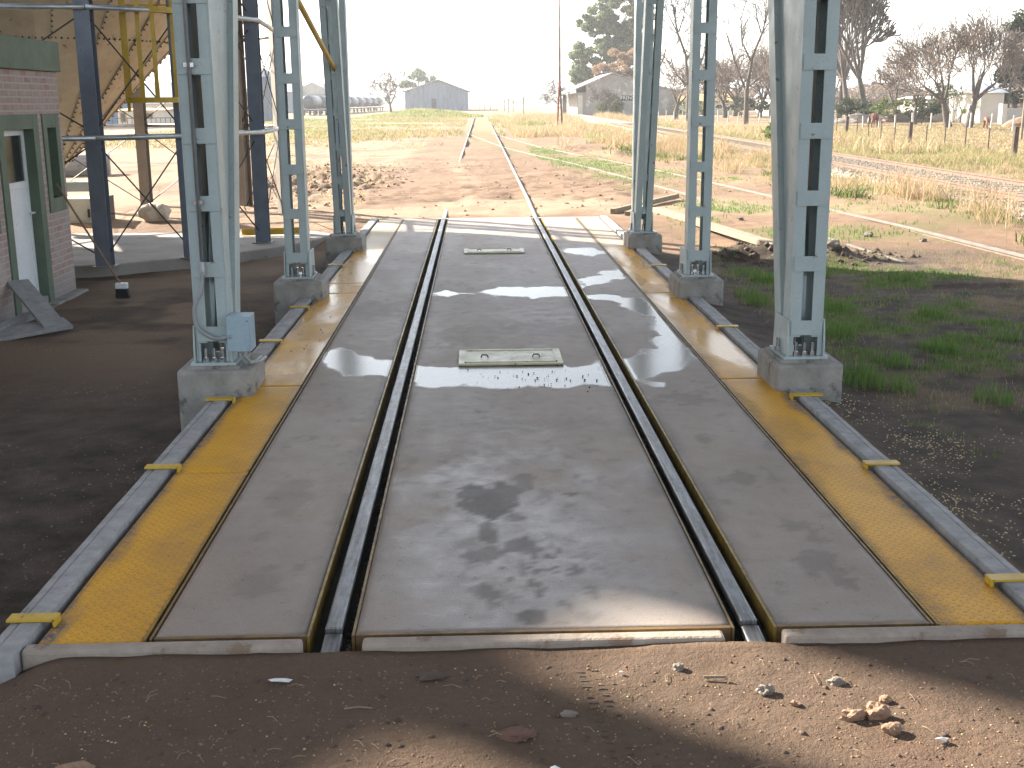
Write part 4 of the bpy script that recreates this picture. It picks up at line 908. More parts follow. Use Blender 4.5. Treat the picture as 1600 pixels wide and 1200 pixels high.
def hmul(p, sc, lo, hi, sd=150):
    n = sst(.35, .65, fbm(p[:, 0]*sc, p[:, 1]*sc*.7, 3, sd)); return np.column_stack([p, lo+(hi-lo)*n])
M['g_reed'] = blade_mat('withered_reed', (.40, .25, .16), (.46, .35, .22), (.24, .24, .10))
M['g_field'] = blade_mat('short_field_grass', (.38, .29, .17), (.30, .22, .13), (.26, .29, .11))
def reedden(x, y):
    c = siding(y)+.9; n = fbm(x*.8, y*.5, 3, 101); return sst(19, 25, y)*sst(1.1, 2.0, x-c)*sst(10.5, 9.7, x-.018*(y-28))*sst(.36, .55, n)
p = hmul(scatter(90000, 6, 12.5, 16.5, 62, reedden), .9, .25, 1.25); blades('tall_dry_weeds', p, .36, .013, M['g_reed'], 'tall tangled withered reeds along the main line', lean=1.5, hv=.6)
p = hmul(scatter(60000, 5.6, 12.5, 16.5, 62, lambda x, y: sst(.8, 1.3, x-siding(y)-.9)*sst(10.4, 9.6, x-.018*(y-28))*sst(.45, .6, fbm(x*.7, y*.45, 3, 105))), 1.4, .3, 1.1, 160); blades('green_weeds', p, .2, .026, M['l_gr'], 'low leafy green weeds in front of the withered reeds', lean=1.4, hv=.6)
p = hmul(scatter(90000, 13.6, 23, 22, 85, lambda x, y: sst(1.2, -.5, x-fx(y))*sst(.3, .55, fbm(x*.5, y*.3, 3, 108))), .6, .3, 1.2, 163); blades('verge_grass', p, .20, .018, M['g_field'], 'pale tangled grass between the main line and the wire fence', lean=1.3, hv=.6)
p = scatter(30000, 13.6, 22, 22, 85, lambda x, y: sst(1.0, -.5, x-fx(y))*sst(.5, .62, fbm(x*.5, y*.3, 3, 170))); blades('verge_green_weeds', p, .17, .03, M['g_olive'], 'green weeds in the verge by the wire fence', lean=1.3, hv=.6)
p = scatter(60000, 17, 42, 36, 100, lambda x, y: sst(-.5, .5, x-fx(y))*.8); blades('field_grass', p, .07, .05, M['g_field'], 'short cropped field grass behind the wire fence', lean=1.2)
p = scatter(70000, -24, 2.5, 48, 175, lambda x, y: sst(.5, .64, fbm(x*.14, y*.08, 4, 111))*(np.abs(x-.3) > 1.2)*sst(55, 95, y)); blades('far_grass', p, .12, .07, M['g_olive'], 'olive and straw grass in the distance left of the track', lean=1.2)
p = scatter(40000, -24, 2, 60, 175, lambda x, y: sst(.5, .6, fbm(x*.12+9, y*.07, 4, 181))*(np.abs(x-.3) > 1.2)); blades('far_straw', p, .16, .06, M['g_field'], 'straw coloured grass in the distance left of the track', lean=1.2)
p = hmul(scatter(90000, 2.4, 18, 46, 170, lambda x, y: sst(.3, .5, fbm(x*.2, y*.1, 4, 115))*(np.abs(x-mainx(y)) > 2)*(x > siding(y)+1.5)), .3, .2, 1.2, 190); blades('far_dry_weeds', p, .45, .035, M['g_reed'], 'rusty straw weeds by the mast', lean=1.2, hv=.6)
p = scatter(30000, 2.4, 16, 46, 150, lambda x, y: sst(.5, .62, fbm(x*.25, y*.1, 4, 195))*(np.abs(x-mainx(y)) > 2)*(x > siding(y)+1.0)); blades('far_green_weeds', p, .25, .05, M['g_olive'], 'green weeds among the rusty straw by the mast', lean=1.2, hv=.6)
p = scatter(14000, -17, 1.2, 165, 200, lambda x, y: sst(1.1, .7, np.hypot((x+7.2)/9, (y-180)/16))); blades('mound_grass', p, .32, .12, M['g_olive'], 'bright green growth on the low mound before the big shed', lean=.7)
p = scatter(5000, -9, -2.4, 24, 60, lambda x, y: sst(.56, .66, fbm(x*.4, y*.3, 3, 118))); blades('yard_weeds', p, .07, .02, M['g_olive'], 'sparse weeds on the churned earth', lean=1)
# hay like litter on front earth
p = scatter(220, -1.8, 2.4, 3.3, 4.15, lambda x, y: 1+0*x)
# loose clods / rubble
def pebbles(name, pts, s0, s1, mat_, lab, flat=.7):
    n = len(pts); base = np.array([[1, 0, 0], [-1, 0, 0], [0, 1, 0], [0, -1, 0], [0, 0, 1], [0, 0, -1]], float)
    fc = np.array([[0, 2, 4], [2, 1, 4], [1, 3, 4], [3, 0, 4], [2, 0, 5], [1, 2, 5], [3, 1, 5], [0, 3, 5]])
    s = s0+(s1-s0)*RNG.random(n)**2; a = RNG.random(n)*6.28; v = base[None]*(.7+.6*RNG.random((n, 6, 1))); v[:, :, 2] *= flat
    c, sn = np.cos(a)[:, None], np.sin(a)[:, None]; x = v[:, :, 0]*c-v[:, :, 1]*sn*.8; y = v[:, :, 0]*sn+v[:, :, 1]*c*.8
    v = np.stack([x, y, v[:, :, 2]], -1)*s[:, None, None]+pts[:, None, :3]
    o = np_mesh(name, v.reshape(-1, 3), (fc[None]+6*np.arange(n)[:, None, None]).reshape(-1, 3), mat_); o['kind'] = 'stuff'; o['label'] = lab; return o
p = scatter(5000, -8, -1.5, 24, 50, lambda x, y: sst(1.2, .3, np.hypot((x+4.3)/2.6, (y-33)/9))); pebbles('earth_rubble', p, .015, .085, M['stone'], 'churned clods of earth beyond the far building side column')
p = scatter(1500, -3, 12, 22.5, 45, lambda x, y: .5+0*x); pebbles('earth_clods', p, .012, .06, M['stone'], 'scattered earth clods beyond the weighbridge')
p = scatter(900, 3, 6.4, 15.9, 18.6, lambda x, y: sst(1.3, .3, np.hypot((x-4.6)/1.7, (y-16.8)/.9))); pebbles('dug_soil', p, .015, .08, M['soil_dark'], 'dark dug soil heaped between the grass side columns')
p = scatter(2600, -2.2, 2.6, 3.25, 4.18, lambda x, y: 1+0*x); pebbles('gravel', p, .002, .009, M['stone'], 'fine gravel and crumbs on the front earth')
p = scatter(420, -2.2, 2.6, 3.25, 4.22, lambda x, y: 1+0*x); pebbles('small_clods', p, .006, .020, M['soil_dark'], 'small dark clods pressed into the front earth', .5)
p = scatter(120, -2.2, 2.6, 3.25, 4.22, lambda x, y: 1+0*x); pebbles('brick_crumbs', p, .004, .013, M['soil_red'], 'reddish brick crumbs in the front earth', .6)
p = scatter(4200, -6, -2, 5, 17, lambda x, y: sst(.35, .65, fbm(x*.9, y*.9, 4, 177))); pebbles('yard_grit', p, .003, .014, M['stone_g'], 'grit on the dark earth by the brick building')
gp = scatter(9000, 2.5, 4.4, 5.2, 8.9, lambda x, y: sst(.30, .72, fbm(x*1.6, y*1.6, 4, 131))*sst(4.4, 2.9, x)*.6); pebbles('spilled_grain', gp, .0055, .010, M['grain'], 'spilled yellow grain on the dark earth on the grass side')
gp = np.vstack([scatter(700, -2.2, 2.6, 3.3, 4.17, lambda x, y: sst(.45, .65, fbm(x*2, y*2, 3, 134))), scatter(2600, -5.2, -2.05, 5, 12, lambda x, y: sst(.5, .7, fbm(x*.9, y*.9, 4, 136))*.45)])
pebbles('scattered_grain', gp, .003, .0065, M['grain'], 'pale grain kernels scattered on the earth in front and by the building')
bp = scatter(16000, 9.2, 14.6, 14, 50, lambda x, y: np.abs(x-mainx(y)) < 2.0+.3*RNG.random(len(x))); dmm = np.abs(bp[:, 0]-mainx(bp[:, 1])); bp[:, 2] = np.where(dmm < 1.5, .105, .105-(dmm-1.5)*.45); pebbles('ballast_stones', bp, .02, .05, M['stone_g'], 'loose ballast stones on the main line bed', .9)
# debris on the wet deck
x = np.concatenate([RNG.normal(.55, .35, 60), RNG.normal(1.7, .15, 20)*0+RNG.normal(-1.55, .08, 20)]); y = np.concatenate([RNG.normal(9.0, .18, 60), RNG.normal(11, .5, 20)])
k = (x > -1.7) & (x < 1.0); q = np.stack([x, y, np.full(len(x), .006)], -1)[k]; pebbles('puddle_debris', q, .004, .012, M['dark'], 'small dark crumbs lying in the front puddle')
x = np.concatenate([np.full(500, LX+.062)+RNG.normal(0, .012, 500), np.full(250, RX-.07)+RNG.normal(0, .012, 250)]); y = 4.3+7*RNG.random(750)**1.5
pebbles('flangeway_litter', np.stack([x, y, np.full(750, -.078)], -1), .004, .012, M['stone_g'], 'grit and grain lying in the rail grooves')
mb = MB()
for x in (LX, RX): mb.box(x-.10, x+.115, 4.36, 22.0, -.29, -.085)
struct('groove_dirt', mb, M['pitdark'], (0, 13, 0), label='compacted black dirt in the rail grooves')

# foreground stones, scraps, twigs
for i, (x, y, r, lab, mt, sq) in enumerate([
    (1.30, 3.735, .036, 'rounded reddish clod, left of the group of three', 'stone', (1.25, .8, .7)), (1.385, 3.745, .042, 'largest reddish clod of the group of three', 'stone', (1, .8, .85)), (1.40, 3.635, .030, 'darker clod nearest the viewer in the group of three', 'stone', (1.1, .9, .7)),
    (1.03, 3.93, .030, 'pale crumbly stone lying in the sun patch', 'stone_g', (1, .8, .75)), (1.315, 3.99, .034, 'flat pale slab of stone in the sun patch', 'stone_g', (1, .7, .45)), (.745, 4.12, .022, 'small angular stone near the kerb in the sun patch', 'stone_g', (1, .8, .8)),
    (-.19, 4.10, .036, 'flat dark brick lump sunk in the earth before the kerb', 'soil_dark', (1.5, .8, .3)), (.12, 3.66, .045, 'broken red brick lump half buried at the bottom', 'soil_red', (1.4, .9, .3)), (.30, 3.80, .022, 'small grey stone at the edge of the shade', 'stone_g', (1.4, .8, .6)), (1.12, 3.84, .014, 'tiny dark pebble beside the clods', 'stone', (1.2, 1, .8)), (1.455, 3.86, .020, 'small brown clod behind the group of three', 'stone', (1, 1, .8)), (-1.33, 3.5, .03, 'dark clod at the bottom corner', 'stone', (2, 1, .5))]):
    mb = MB(); z = gz(x, y); mb.blob((x, y, z+r*sq[2]*.45), r, 3, 40+i, sq, .28); single('stone', mb, M[mt], lab, 'stone', (x, y, z), 'loose stones on the front earth')
for i, (x, y, s, a, lab) in enumerate([(-.765, 4.09, .045, .2, 'crumpled white paper scrap just before the front kerb'), (1.545, 3.56, .026, -.5, 'small white paper scrap at the bottom right'), (.23, 3.43, .02, .8, 'tiny white scrap at the bottom edge'), (.52, 4.08, .012, .3, 'tiny pale chip in the sun patch')]):
    mb = MB(); n = 7; z = gz(x, y)+.006; r_ = random.Random(i)
    top = [(x+s*math.cos(a+6.283*k/n)*(.7+.5*r_.random()), y+s*.45*math.sin(a+6.283*k/n)*(.7+.5*r_.random()), z+.014*r_.random()) for k in range(n)]
    mb.add([(x, y, z+.012)]+top+[(x, y, z-.002)], [(0, 1+k, 1+(k+1) % n) for k in range(n)]+[(n+1, 1+(k+1) % n, 1+k) for k in range(n)]); single('paper_scrap', mb, M['paper'], lab, 'paper scrap', (x, y, z), 'white paper scraps on the earth')
straw = simple('straw', (.36, .27, .16), None, 8, .8, bump=0)
mb = MB(); r_ = random.Random(3)
for i in range(80):
    x = r_.uniform(-1.7, 2.4); y = r_.uniform(3.35, 4.15); a = r_.uniform(0, 6.28); l = r_.uniform(.02, .075); z = gz(x, y)+.008
    mb.tube([(x, y, z), (x+.5*l*math.cos(a), y+.5*l*math.sin(a), z+.008), (x+l*math.cos(a+.15), y+l*math.sin(a+.15), z+.001)], .0011, 4)
struct('twig_litter', mb, straw, (0, 4, 0), kind='stuff', label='thin straws and twigs strewn on the front earth')
mb = MB(); x, y = -.5, 3.87; mb.tube([(x, y, gz(x, y)+.008), (x+.05, y+.008, gz(x, y)+.01), (x+.1, y+.004, gz(x, y)+.006)], .003, 5); single('twig', mb, M['wood'], 'dark twig lying on the shaded front earth', 'twig', (x, y, gz(x, y)))
mb = MB(); x, y = .82, 4.02; mb.tube([(x, y, gz(x, y)+.012), (x+.085, y-.005, gz(x, y)+.014)], .006, 6); single('twig', mb, M['wood'], 'brown stick lying in the sun patch', 'twig', (x, y, gz(x, y)))
# tyre tread ribs, their dark colour standing in for shaded dents
mb = MB()
for i in range(16):
    y = 3.52+i*.04+random.uniform(-.006, .006); x = .46-.10*(y-3.5)
    for s in (-1, 1):
        if random.random() < .8: mb.box(x+s*.028-random.uniform(.01, .018), x+s*.028+random.uniform(.008, .016), y+s*.006, y+s*.006+.007, gz(x, y)-.01, gz(x, y)+.0035)
struct('tyre_marks', mb, M['soil_dark'], (0, 4, 0), kind='stuff', label='ribs of a tyre track in the front earth, coloured dark like shaded dents')

# timbers on the right
def timber(p0, p1, w, t, lab, mat_='wood'):
    p0 = Vector(p0); p1 = Vector(p1); m_ = MB(); m_.sweep([(-w/2, 0), (w/2, 0), (w/2, t), (-w/2, t)], p0, p1)
    single('timber', m_, M[mat_], lab, 'timber', tuple(p0), 'loose timbers lying on the ground on the grass side', bevel=.008)
timber((3.50, 23.1, gz(3.5, 23.1)), (4.55, 17.2, gz(4.55, 17.2)+.02), .2, .09, 'long pale beam slanting away behind the middle column on the grass side')
timber((2.62, 22.9, gz(2.62, 22.9)), (4.35, 25.8, gz(4.35, 25.8)+.04), .10, .10, 'dark timber behind the far column, upper of two')
timber((2.85, 22.5, gz(2.85, 22.5)), (3.45, 23.6, gz(3.45, 23.6)+.05), .10, .08, 'short dark timber behind the far column, lower of two')
for i, (x, y, r) in enumerate([(5.32, 18.6, .09), (5.02, 16.5, .10), (7.0, 18.4, .05), (6.4, 19.2, .07), (4.8, 21.5, .05)]):
    mb = MB(); mb.blob((x, y, gz(x, y)+r*.4), r, 2, 70+i, (1.2, 1, .75), .25)
    single('stone', mb, M['stone_g'], ['pale stone on the sunlit dirt inside the siding', 'pale lump at the edge of the dug soil', 'small stone against the siding rail', 'grey stone near the siding rail on bare dirt', 'small clod on dirt behind the far column'][i], 'stone', (x, y, gz(x, y)), 'stones on the grass side dirt')

# ------------------------------------------------------------------ trees
def PX(px, Y): return (px-742)*Y/1850
def bare_tree_mesh(seed, h=9., trunk_h=1.6, r0=.2, depth=6, spread=.55, up=.35, kids=(3, 3), tw=.02, seg=3, first=4, shrink=(.62, .82)):
    r_ = random.Random(seed); T = MB(); Cc = MB()
    def grow(p, d, l, r, k):
        pts = [p]; rs = [r]; q = Vector(p); dd = Vector(d)
        for i in range(seg):
            dd = (dd+Vector((r_.gauss(0, .13), r_.gauss(0, .13), r_.gauss(up*.12, .08)))).normalized(); q = q+dd*l/seg; pts.append(q.copy()); rs.append(max(r*(1-.42*(i+1)/seg), tw))
        (T if k < 2 else Cc).tube(pts, rs, 7 if k < 2 else (4 if k < 4 else 3), cap=False)
        if k >= depth: return
        n = first if k == 0 else r_.randint(*kids)
        for i in range(n):
            t = 1 if i == 0 and k > 0 else r_.uniform(.45, 1) if k > 0 else r_.uniform(.85, 1)
            b_ = pts[min(seg, max(1, int(round(t*seg))))]; a = 6.283*(i+r_.random()*.5)/n; s = spread*(.6+.8*r_.random())*(1.0 if k > 0 else 1.05)
            o = dd.orthogonal().normalized(); o2 = dd.cross(o); nd = (dd+(o*math.cos(a)+o2*math.sin(a))*s+Vector((0, 0, up*.3))).normalized()
            grow(b_, nd, l*r_.uniform(*shrink)*(1.0 if k else 1.5), rs[-1]*(.62 if k else .7), k+1)
    grow(Vector((0, 0, -.15)), Vector((0, 0, 1)), trunk_h+.15, r0, 0)
    zm = max(v[2] for v in Cc.v); s = h/zm
    for m_ in (T, Cc): m_.v = [(x*(.45+.55*s), y*(.45+.55*s), z*s) for x, y, z in m_.v]
    return T, Cc
def bare_tree(x, y, lab, T, Cc, s=1., rot=0, mt='bark', mc='twig', lime=0, grp='bare winter trees', name='bare_tree', z=0):
    t = thing(name, (x, y, z), lab, 'tree', grp); t.rotation_euler = (0, 0, rot); t.scale = (s, s, s)
    for nm, m_, mm in (('trunk', T, mt), ('crown', Cc, mc)):
        key = (id(m_), mm)
        if key in TM: me = TM[key]
        else:
            me = bpy.data.meshes.new(nm); me.from_pydata(m_.v, [], m_.f); me.update(); me.materials.append(M[mm]); me.polygons.foreach_set('use_smooth', [True]*len(me.polygons)); TM[key] = me
        o = bpy.data.objects.new(nm, me); COL.objects.link(o); o.parent = t
    return t
TM = {}
v1 = bare_tree_mesh(1, 9, 1.5, .24, 6, .55, .4, tw=.02); v2 = bare_tree_mesh(2, 9, 1.3, .28, 6, .62, .3, tw=.02); v7 = bare_tree_mesh(21, 8.5, 1.6, .3, 6, .7, .2, tw=.035)
v3 = bare_tree_mesh(3, 16, 2.6, .3, 6, .34, .6, first=3, tw=.018); v4 = bare_tree_mesh(4, 5, 1.0, .22, 5, .62, .15, tw=.022, kids=(3, 4))
v5 = bare_tree_mesh(12, 15, 3.2, .26, 5, .5, .5, first=3, tw=.025, kids=(2, 3)); v6 = bare_tree_mesh(8, 17, 1.1, .15, 6, .50, .45, first=7, tw=.024, kids=(3, 3), shrink=(.66, .8))
def at(px, Y, z=None): return PX(px, Y), Y
def limb_tree(limbs, seed, dens=5, tw=.018):
    r_ = random.Random(seed); T = MB(); Cc = MB()
    def tw_(p, d, l, r, k):
        pts = [p]; q = Vector(p); dd = Vector(d)
        for i in range(3): dd = (dd+Vector((r_.gauss(0, .16), r_.gauss(0, .16), r_.gauss(.05, .1)))).normalized(); q = q+dd*l/3; pts.append(q.copy())
        Cc.tube(pts, max(r, tw), 4 if r > .03 else 3, cap=False, r1=max(r*.55, tw*.8))
        if k > 0:
            for i in range(r_.randint(2, 3)):
                o = Vector((r_.gauss(0, 1), r_.gauss(0, 1), r_.gauss(.3, 1))).normalized(); tw_(pts[r_.randint(1, 3)], (dd+o*.7).normalized(), l*r_.uniform(.55, .8), r*.55, k-1)
    for li, (r0, r1, pts) in enumerate(limbs):
        P_ = [Vector((a, r_.uniform(-.25, .25)*(0 if li == 0 else 1), b_)) for a, b_ in pts]; T.tube(P_, r0, 8, cap=False, r1=r1)
        if li == 0: continue
        for i in range(dens):
            j = r_.randint(1, len(P_)-1); t_ = r_.random(); p = P_[j-1].lerp(P_[j], t_); d = (P_[j]-P_[j-1]).normalized()
            o = Vector((r_.gauss(0, 1), r_.gauss(0, 1), r_.gauss(.2, .6))).normalized(); tw_(p, (d+o*.8).normalized(), r_.uniform(1.0, 2.0), .04, 3)
        tw_(P_[-1], (P_[-1]-P_[-2]).normalized(), 2.0, r1, 3)
    return T, Cc
vf = limb_tree([(.24, .19, [(0, -.1), (.02, 1.5), (0, 3.05)]), (.13, .04, [(-.05, 2.9), (-.3, 3.4), (-1.04, 5.2), (-1.56, 6.45), (-2.0, 7.8)]), (.17, .09, [(0, 3), (.1, 3.85), (.42, 5.7), (1.15, 7.7)]), (.07, .03, [(1.1, 7.65), (.6, 9), (.25, 11)]), (.08, .03, [(1.15, 7.65), (1.6, 9.4), (2.05, 11.6)]), (.06, .03, [(1.15, 7.65), (1.9, 8.9), (2.7, 10.3)]), (.09, .03, [(.3, 5.3), (-.52, 6.9), (-.73, 8.8), (-.1, 11)]), (.07, .03, [(.1, 3.2), (.6, 3.5), (1.56, 4.7), (2.4, 5.8)]), (.05, .02, [(-1.04, 5.2), (-.6, 6.2), (-.4, 7.4)])], 5, 4)
bare_tree(*at(1157, 105), 'bare forked tree with dark trunk between the middle and front columns, grass side', *vf, s=1.0, rot=0)
bare_tree(*at(1318, 122), 'tall bare tree with upright branches just right of the front column', *v6, s=1.2, rot=.9)
bare_tree(*at(1342, 116), 'tallest spreading bare tree behind the grazing horse', *v6, s=1.25, rot=2.6)
bare_tree(*at(1300, 128), 'tall bare tree half hidden by the front column', *v3, s=1.0, rot=4)
bare_tree(*at(1421, 98), 'bare tree behind the thick dark fence post', *v1, s=.78, rot=1.2, lime=1, mc='twig2')
bare_tree(*at(1473, 88), 'bare tree with low leaning branch in front of the white house', *v2, s=.88, rot=3.3, mc='twig2')
bare_tree(*at(1502, 86), 'broad bare tree with pale base before the white sheds', *v2, s=.95, rot=.6, mc='twig2')
bare_tree(*at(1390, 125), 'lower bare tree between the tall tree and the fence post', *v4, s=1.4, rot=2.2, mc='twig2')
bare_tree(*at(1560, 105), 'reddish bare tree beside the dark evergreen', *v1, s=.9, rot=5, mc='twig2')
bare_tree(*at(1049, 135), 'bare pruned tree just left of the middle column', *v4, s=1.5, rot=0, mc='twig2'); bare_tree(*at(1010, 150), 'bare tree hidden behind the far column', *v5, s=1.25, rot=2.2, mc='twig2')
bare_tree(*at(1068, 120), 'bare tree behind the middle column with long branches', *vf, s=1.12, rot=3.3)
k = 0
for px, Y, s, v in [(1100, 150, 1.7, v4), (1125, 145, 1.6, v4), (1140, 160, 1.8, v4), (1178, 150, 1.7, v4), (1196, 140, 1.6, v4), (1215, 150, 1.7, v4), (1245, 140, 1.6, v4), (1270, 150, 1.9, v4), (1205, 132, 1.0, v1), (1290, 140, 1.1, v1)]:
    k += 1; x, y = at(px, Y)
    lab = ['behind the gap left of the middle column', 'just right of the middle column foot', 'left of the forked tree', 'right of the forked tree', 'fourth from the forked tree', 'left of the front column', 'hidden by the front column', 'hidden by the front column edge', 'with twigs rising left of the front column', 'right behind the front column'][k-1]
    bare_tree(x, y, 'brownish low bare tree '+lab, *v, s=s, rot=k*1.3, mc='twig2', grp='low bare trees behind the field')
bare_tree(*at(936, 165), 'small dark pruned tree in front of the station house', *v4, s=.9, rot=1); bare_tree(*at(950, 168), 'second small pruned tree in front of the station house', *v4, s=.8, rot=2)
bare_tree(*at(616, 205), 'rounded bare tree left of the big grey shed', *v7, s=.95, rot=2.0)
bare_tree(*at(868, 240), 'thin bare tree left of the station roof', *v7, s=.8, rot=.3)
def leafy(x, y, h, crown, leafn, lsz, mleaf, lab, seed, name='leafy_tree', grp='leafy trees', r0=.3, trunk=.35, ncl=60, fl=1.):
    r_ = np.random.default_rng(seed); t = thing(name, (x, y, 0), lab, 'tree', grp); T = MB(); rr = random.Random(seed)
    T.tube([(x, y, -.1), (x+.1, y, h*trunk*.6), (x-.1, y+.1, h*trunk), (x+.1, y, h*.75)], r0, 8, r1=r0*.3)
    cls = []
    for i in range(ncl):
        c = crown[i % len(crown)]; u = r_.normal(size=3); u /= np.linalg.norm(u); rad_ = r_.random()**.45
        p = np.array([x+c[0]+u[0]*c[3]*rad_, y+c[1]+u[1]*c[3]*rad_, c[2]+u[2]*c[4]*rad_]); cls.append(p)
        if i % 2 == 0: T.tube([(x, y, h*trunk*(.7+.8*rr.random())), tuple((np.array([x, y, p[2]*.8])+p)/2), tuple(p)], r0*.22, 4, r1=.03)
    cls = np.array(cls); csz = (.55+.5*r_.random(ncl))*fl
    n = leafn; k = r_.integers(0, ncl, n); u = r_.normal(size=(n, 3)); u /= np.linalg.norm(u, axis=1)[:, None]
    c = cls[k]+u*(csz[k]*(.35+.65*r_.random(n)**.5))[:, None]*np.array([1.25, 1.25, .8])
    a = r_.normal(size=(n, 3)); a /= np.linalg.norm(a, axis=1)[:, None]; b_ = np.cross(a, r_.normal(size=(n, 3))); b_ /= np.linalg.norm(b_, axis=1)[:, None]
    s = lsz*(.6+.8*r_.random(n))[:, None]
    v = np.stack([c-a*s, c+b_*s*.55, c+a*s, c-b_*s*.55], 1).reshape(-1, 3)-np.array([x, y, 0]); f = np.arange(4*n).reshape(-1, 4)
    part('trunk', T, M['bark'], t); np_mesh('crown', v, f, M[mleaf], parent=t); return t
x, y = at(945, 215); leafy(x, y, 24, [(0, 0, 17, 4.4, 4.2), (2.5, 0, 21, 3.4, 2.6), (-4.6, 0, 9.5, 3.2, 2.4), (-3.5, 0, 15, 2.8, 1.8), (5.5, 0, 17, 2.5, 3), (.5, 0, 11, 3, 2.4), (-5, 0, 6.5, 2.4, 1.8), (1, 0, 14, 3.8, 2.5), (4.5, 0, 13, 3, 3), (5.5, 0, 21, 2.6, 2.4)], 56000, .24, 'l_eu', 'huge eucalyptus towering behind the station house', 5, 'eucalyptus', ncl=290, fl=.85)
x, y = at(975, 200); leafy(x, y, 11, [(0, 0, 8, 4.2, 2.8), (-3.2, 0, 6.6, 2.6, 1.8), (2, 0, 9, 3, 2), (0, 0, 5, 4.4, 1.6)], 24000, .15, 'l_or', 'russet leaved tree behind the station house', 6, 'russet_tree', ncl=80, fl=.85)
x, y = at(657, 330); leafy(x, y, 12, [(0, 0, 9.5, 3, 1.2), (-2.5, 0, 7, 2.6, 1), (2.5, 0, 8, 2.4, 1), (1, 0, 5.5, 2.5, .8)], 2600, .4, 'l_eu', 'airy tree rising behind the left end of the big grey shed', 7, ncl=34)
x, y = at(1572, 112); leafy(x, y, 11, [(0, 0, 6, 1.9, 3), (.2, 0, 8.5, 1.1, 1.6), (0, 0, 3.5, 2.4, 1.6)], 8000, .14, 'l_dk', 'dark evergreen with pointed top behind the sheds on the right', 8, 'evergreen', ncl=60, fl=.7)
for i, (px, Y, h, w, ml, lab) in enumerate([(1600, 118, 5, 3.5, 'l_dk', 'dark evergreen bush at the right edge'), (1545, 120, 4.2, 2.5, 'l_dk', 'dark bush left of the pointed evergreen'), (1378, 112, 2.6, 2.4, 'l_gr', 'yellow green bush behind the grazing horse'), (1350, 114, 2.2, 1.6, 'l_dk', 'dark ivy bush at the foot of the tallest bare tree'), (1318, 116, 2.6, 1.4, 'l_dk', 'dark ivy bush right of the front column'), (1430, 104, 2.8, 1.8, 'l_dk', 'dark green bush behind the fence post tree'), (1490, 108, 4.2, 3.2, 'l_gr', 'olive bush behind the white house trees'), (957, 168, 2.6, 1.2, 'l_gr', 'bright green shrub in front of the station house'), (935, 169, 2.2, 1.0, 'l_gr', 'green shrub under the small pruned tree'), (1150, 150, 3.0, 3.2, 'l_dk', 'dark green hedge bush left of the forked tree'), (1195, 148, 2.6, 3.0, 'l_dk', 'dark green hedge bush right of the forked tree'), (1075, 150, 2.4, 3.0, 'l_gr', 'green hedge bush left of the middle column'), (1206, 62, 1.0, .8, 'l_gr', 'small green bush before the white posts left of the front column'), (1240, 145, 3, 3.5, 'l_dk', 'dark bush behind the front column')]):
    x, y = at(px, Y); leafy(x, y, h, [(0, 0, h*.5, w, h*.38)], 1800 if h > 1.5 else 700, .11, ml, lab, 20+i, 'bush', 'bushes behind the field', r0=.06, ncl=26, fl=.45)
# distant treeline
def treeline(x0, x1, y, h, lab, n=5200, ml='l_eu', s=1.1):
    x = x0+(x1-x0)*RNG.random(n); hh = h*(.1+1.2*fbm(x*.09, x*0+y, 4, 7)); z = hh*RNG.random(n)**.8; c = np.stack([x, y+RNG.normal(0, 8, n), z], -1)
    a = RNG.normal(size=(n, 3)); a /= np.linalg.norm(a, axis=1)[:, None]; b_ = np.cross(a, RNG.normal(size=(n, 3))); b_ /= np.linalg.norm(b_, axis=1)[:, None]
    v = np.stack([c-a*s, c+b_*s, c+a*s, c-b_*s], 1).reshape(-1, 3); o = np_mesh('far_treeline', v, np.arange(4*n).reshape(-1, 4), M[ml]); o['kind'] = 'stuff'; o['label'] = lab
treeline(-900, -60, 950, 15, 'pale distant trees on the horizon on the left', 9000); treeline(20, 330, 900, 13, 'pale distant trees on the horizon beyond the track', 5000); treeline(330, 1100, 700, 16, 'distant trees on the horizon on the right', 9000)
treeline(28, 120, 260, 5.0, 'brown grove far behind the field fence', 30000, 'l_br', .32)

# ------------------------------------------------------------------ background buildings
# big shed at the end of the yard
Y = 300; x0, x1 = PX(636, Y), PX(731, Y); xm = (x0+x1)/2+.5
sh = thing('shed', (xm, Y, 0), 'big blue grey corrugated shed with dark doorway at the end of the track', 'shed')
mb = MB(); ze, zr = 4.6, 7.3; dx0, dx1 = PX(676, Y), PX(684, Y); zdo = 2.9
mb.add([(x0, Y, -.2), (dx0, Y, -.2), (dx0, Y, zdo), (dx1, Y, zdo), (dx1, Y, -.2), (x1, Y, -.2), (x1, Y, ze), (xm, Y, zr), (x0, Y, ze)], [(0, 1, 2, 8), (2, 3, 7, 8), (4, 5, 6, 3), (3, 6, 7)])
mb.add([(x0, Y, -.2), (x0, Y+45, -.2), (x0, Y+45, ze), (x0, Y, ze)], [(0, 3, 2, 1)]); mb.add([(x1, Y, -.2), (x1, Y+45, -.2), (x1, Y+45, ze), (x1, Y, ze)], [(0, 1, 2, 3)]); mb.add([(x0, Y+45, -.2), (x1, Y+45, -.2), (x1, Y+45, ze), (xm, Y+45, zr), (x0, Y+45, ze)], [(0, 4, 3, 2, 1)])
part('wall', mb, M['corr_blue'], sh)
mb = MB(); mb.prism([(x0-.6, ze-.15), (xm, zr+.05), (x1+.8, ze-.2), (x1+.8, ze), (xm, zr+.3), (x0-.6, ze+.05)], Y-.6, Y+45.5, ax='y'); part('roof', mb, M['corr_roof'], sh)
mb = MB(); mb.box(dx0, dx1, Y+.6, Y+.8, 0, zdo); part('door', mb, M['dark'], sh)  # black panel standing in for the dark interior behind the doorway
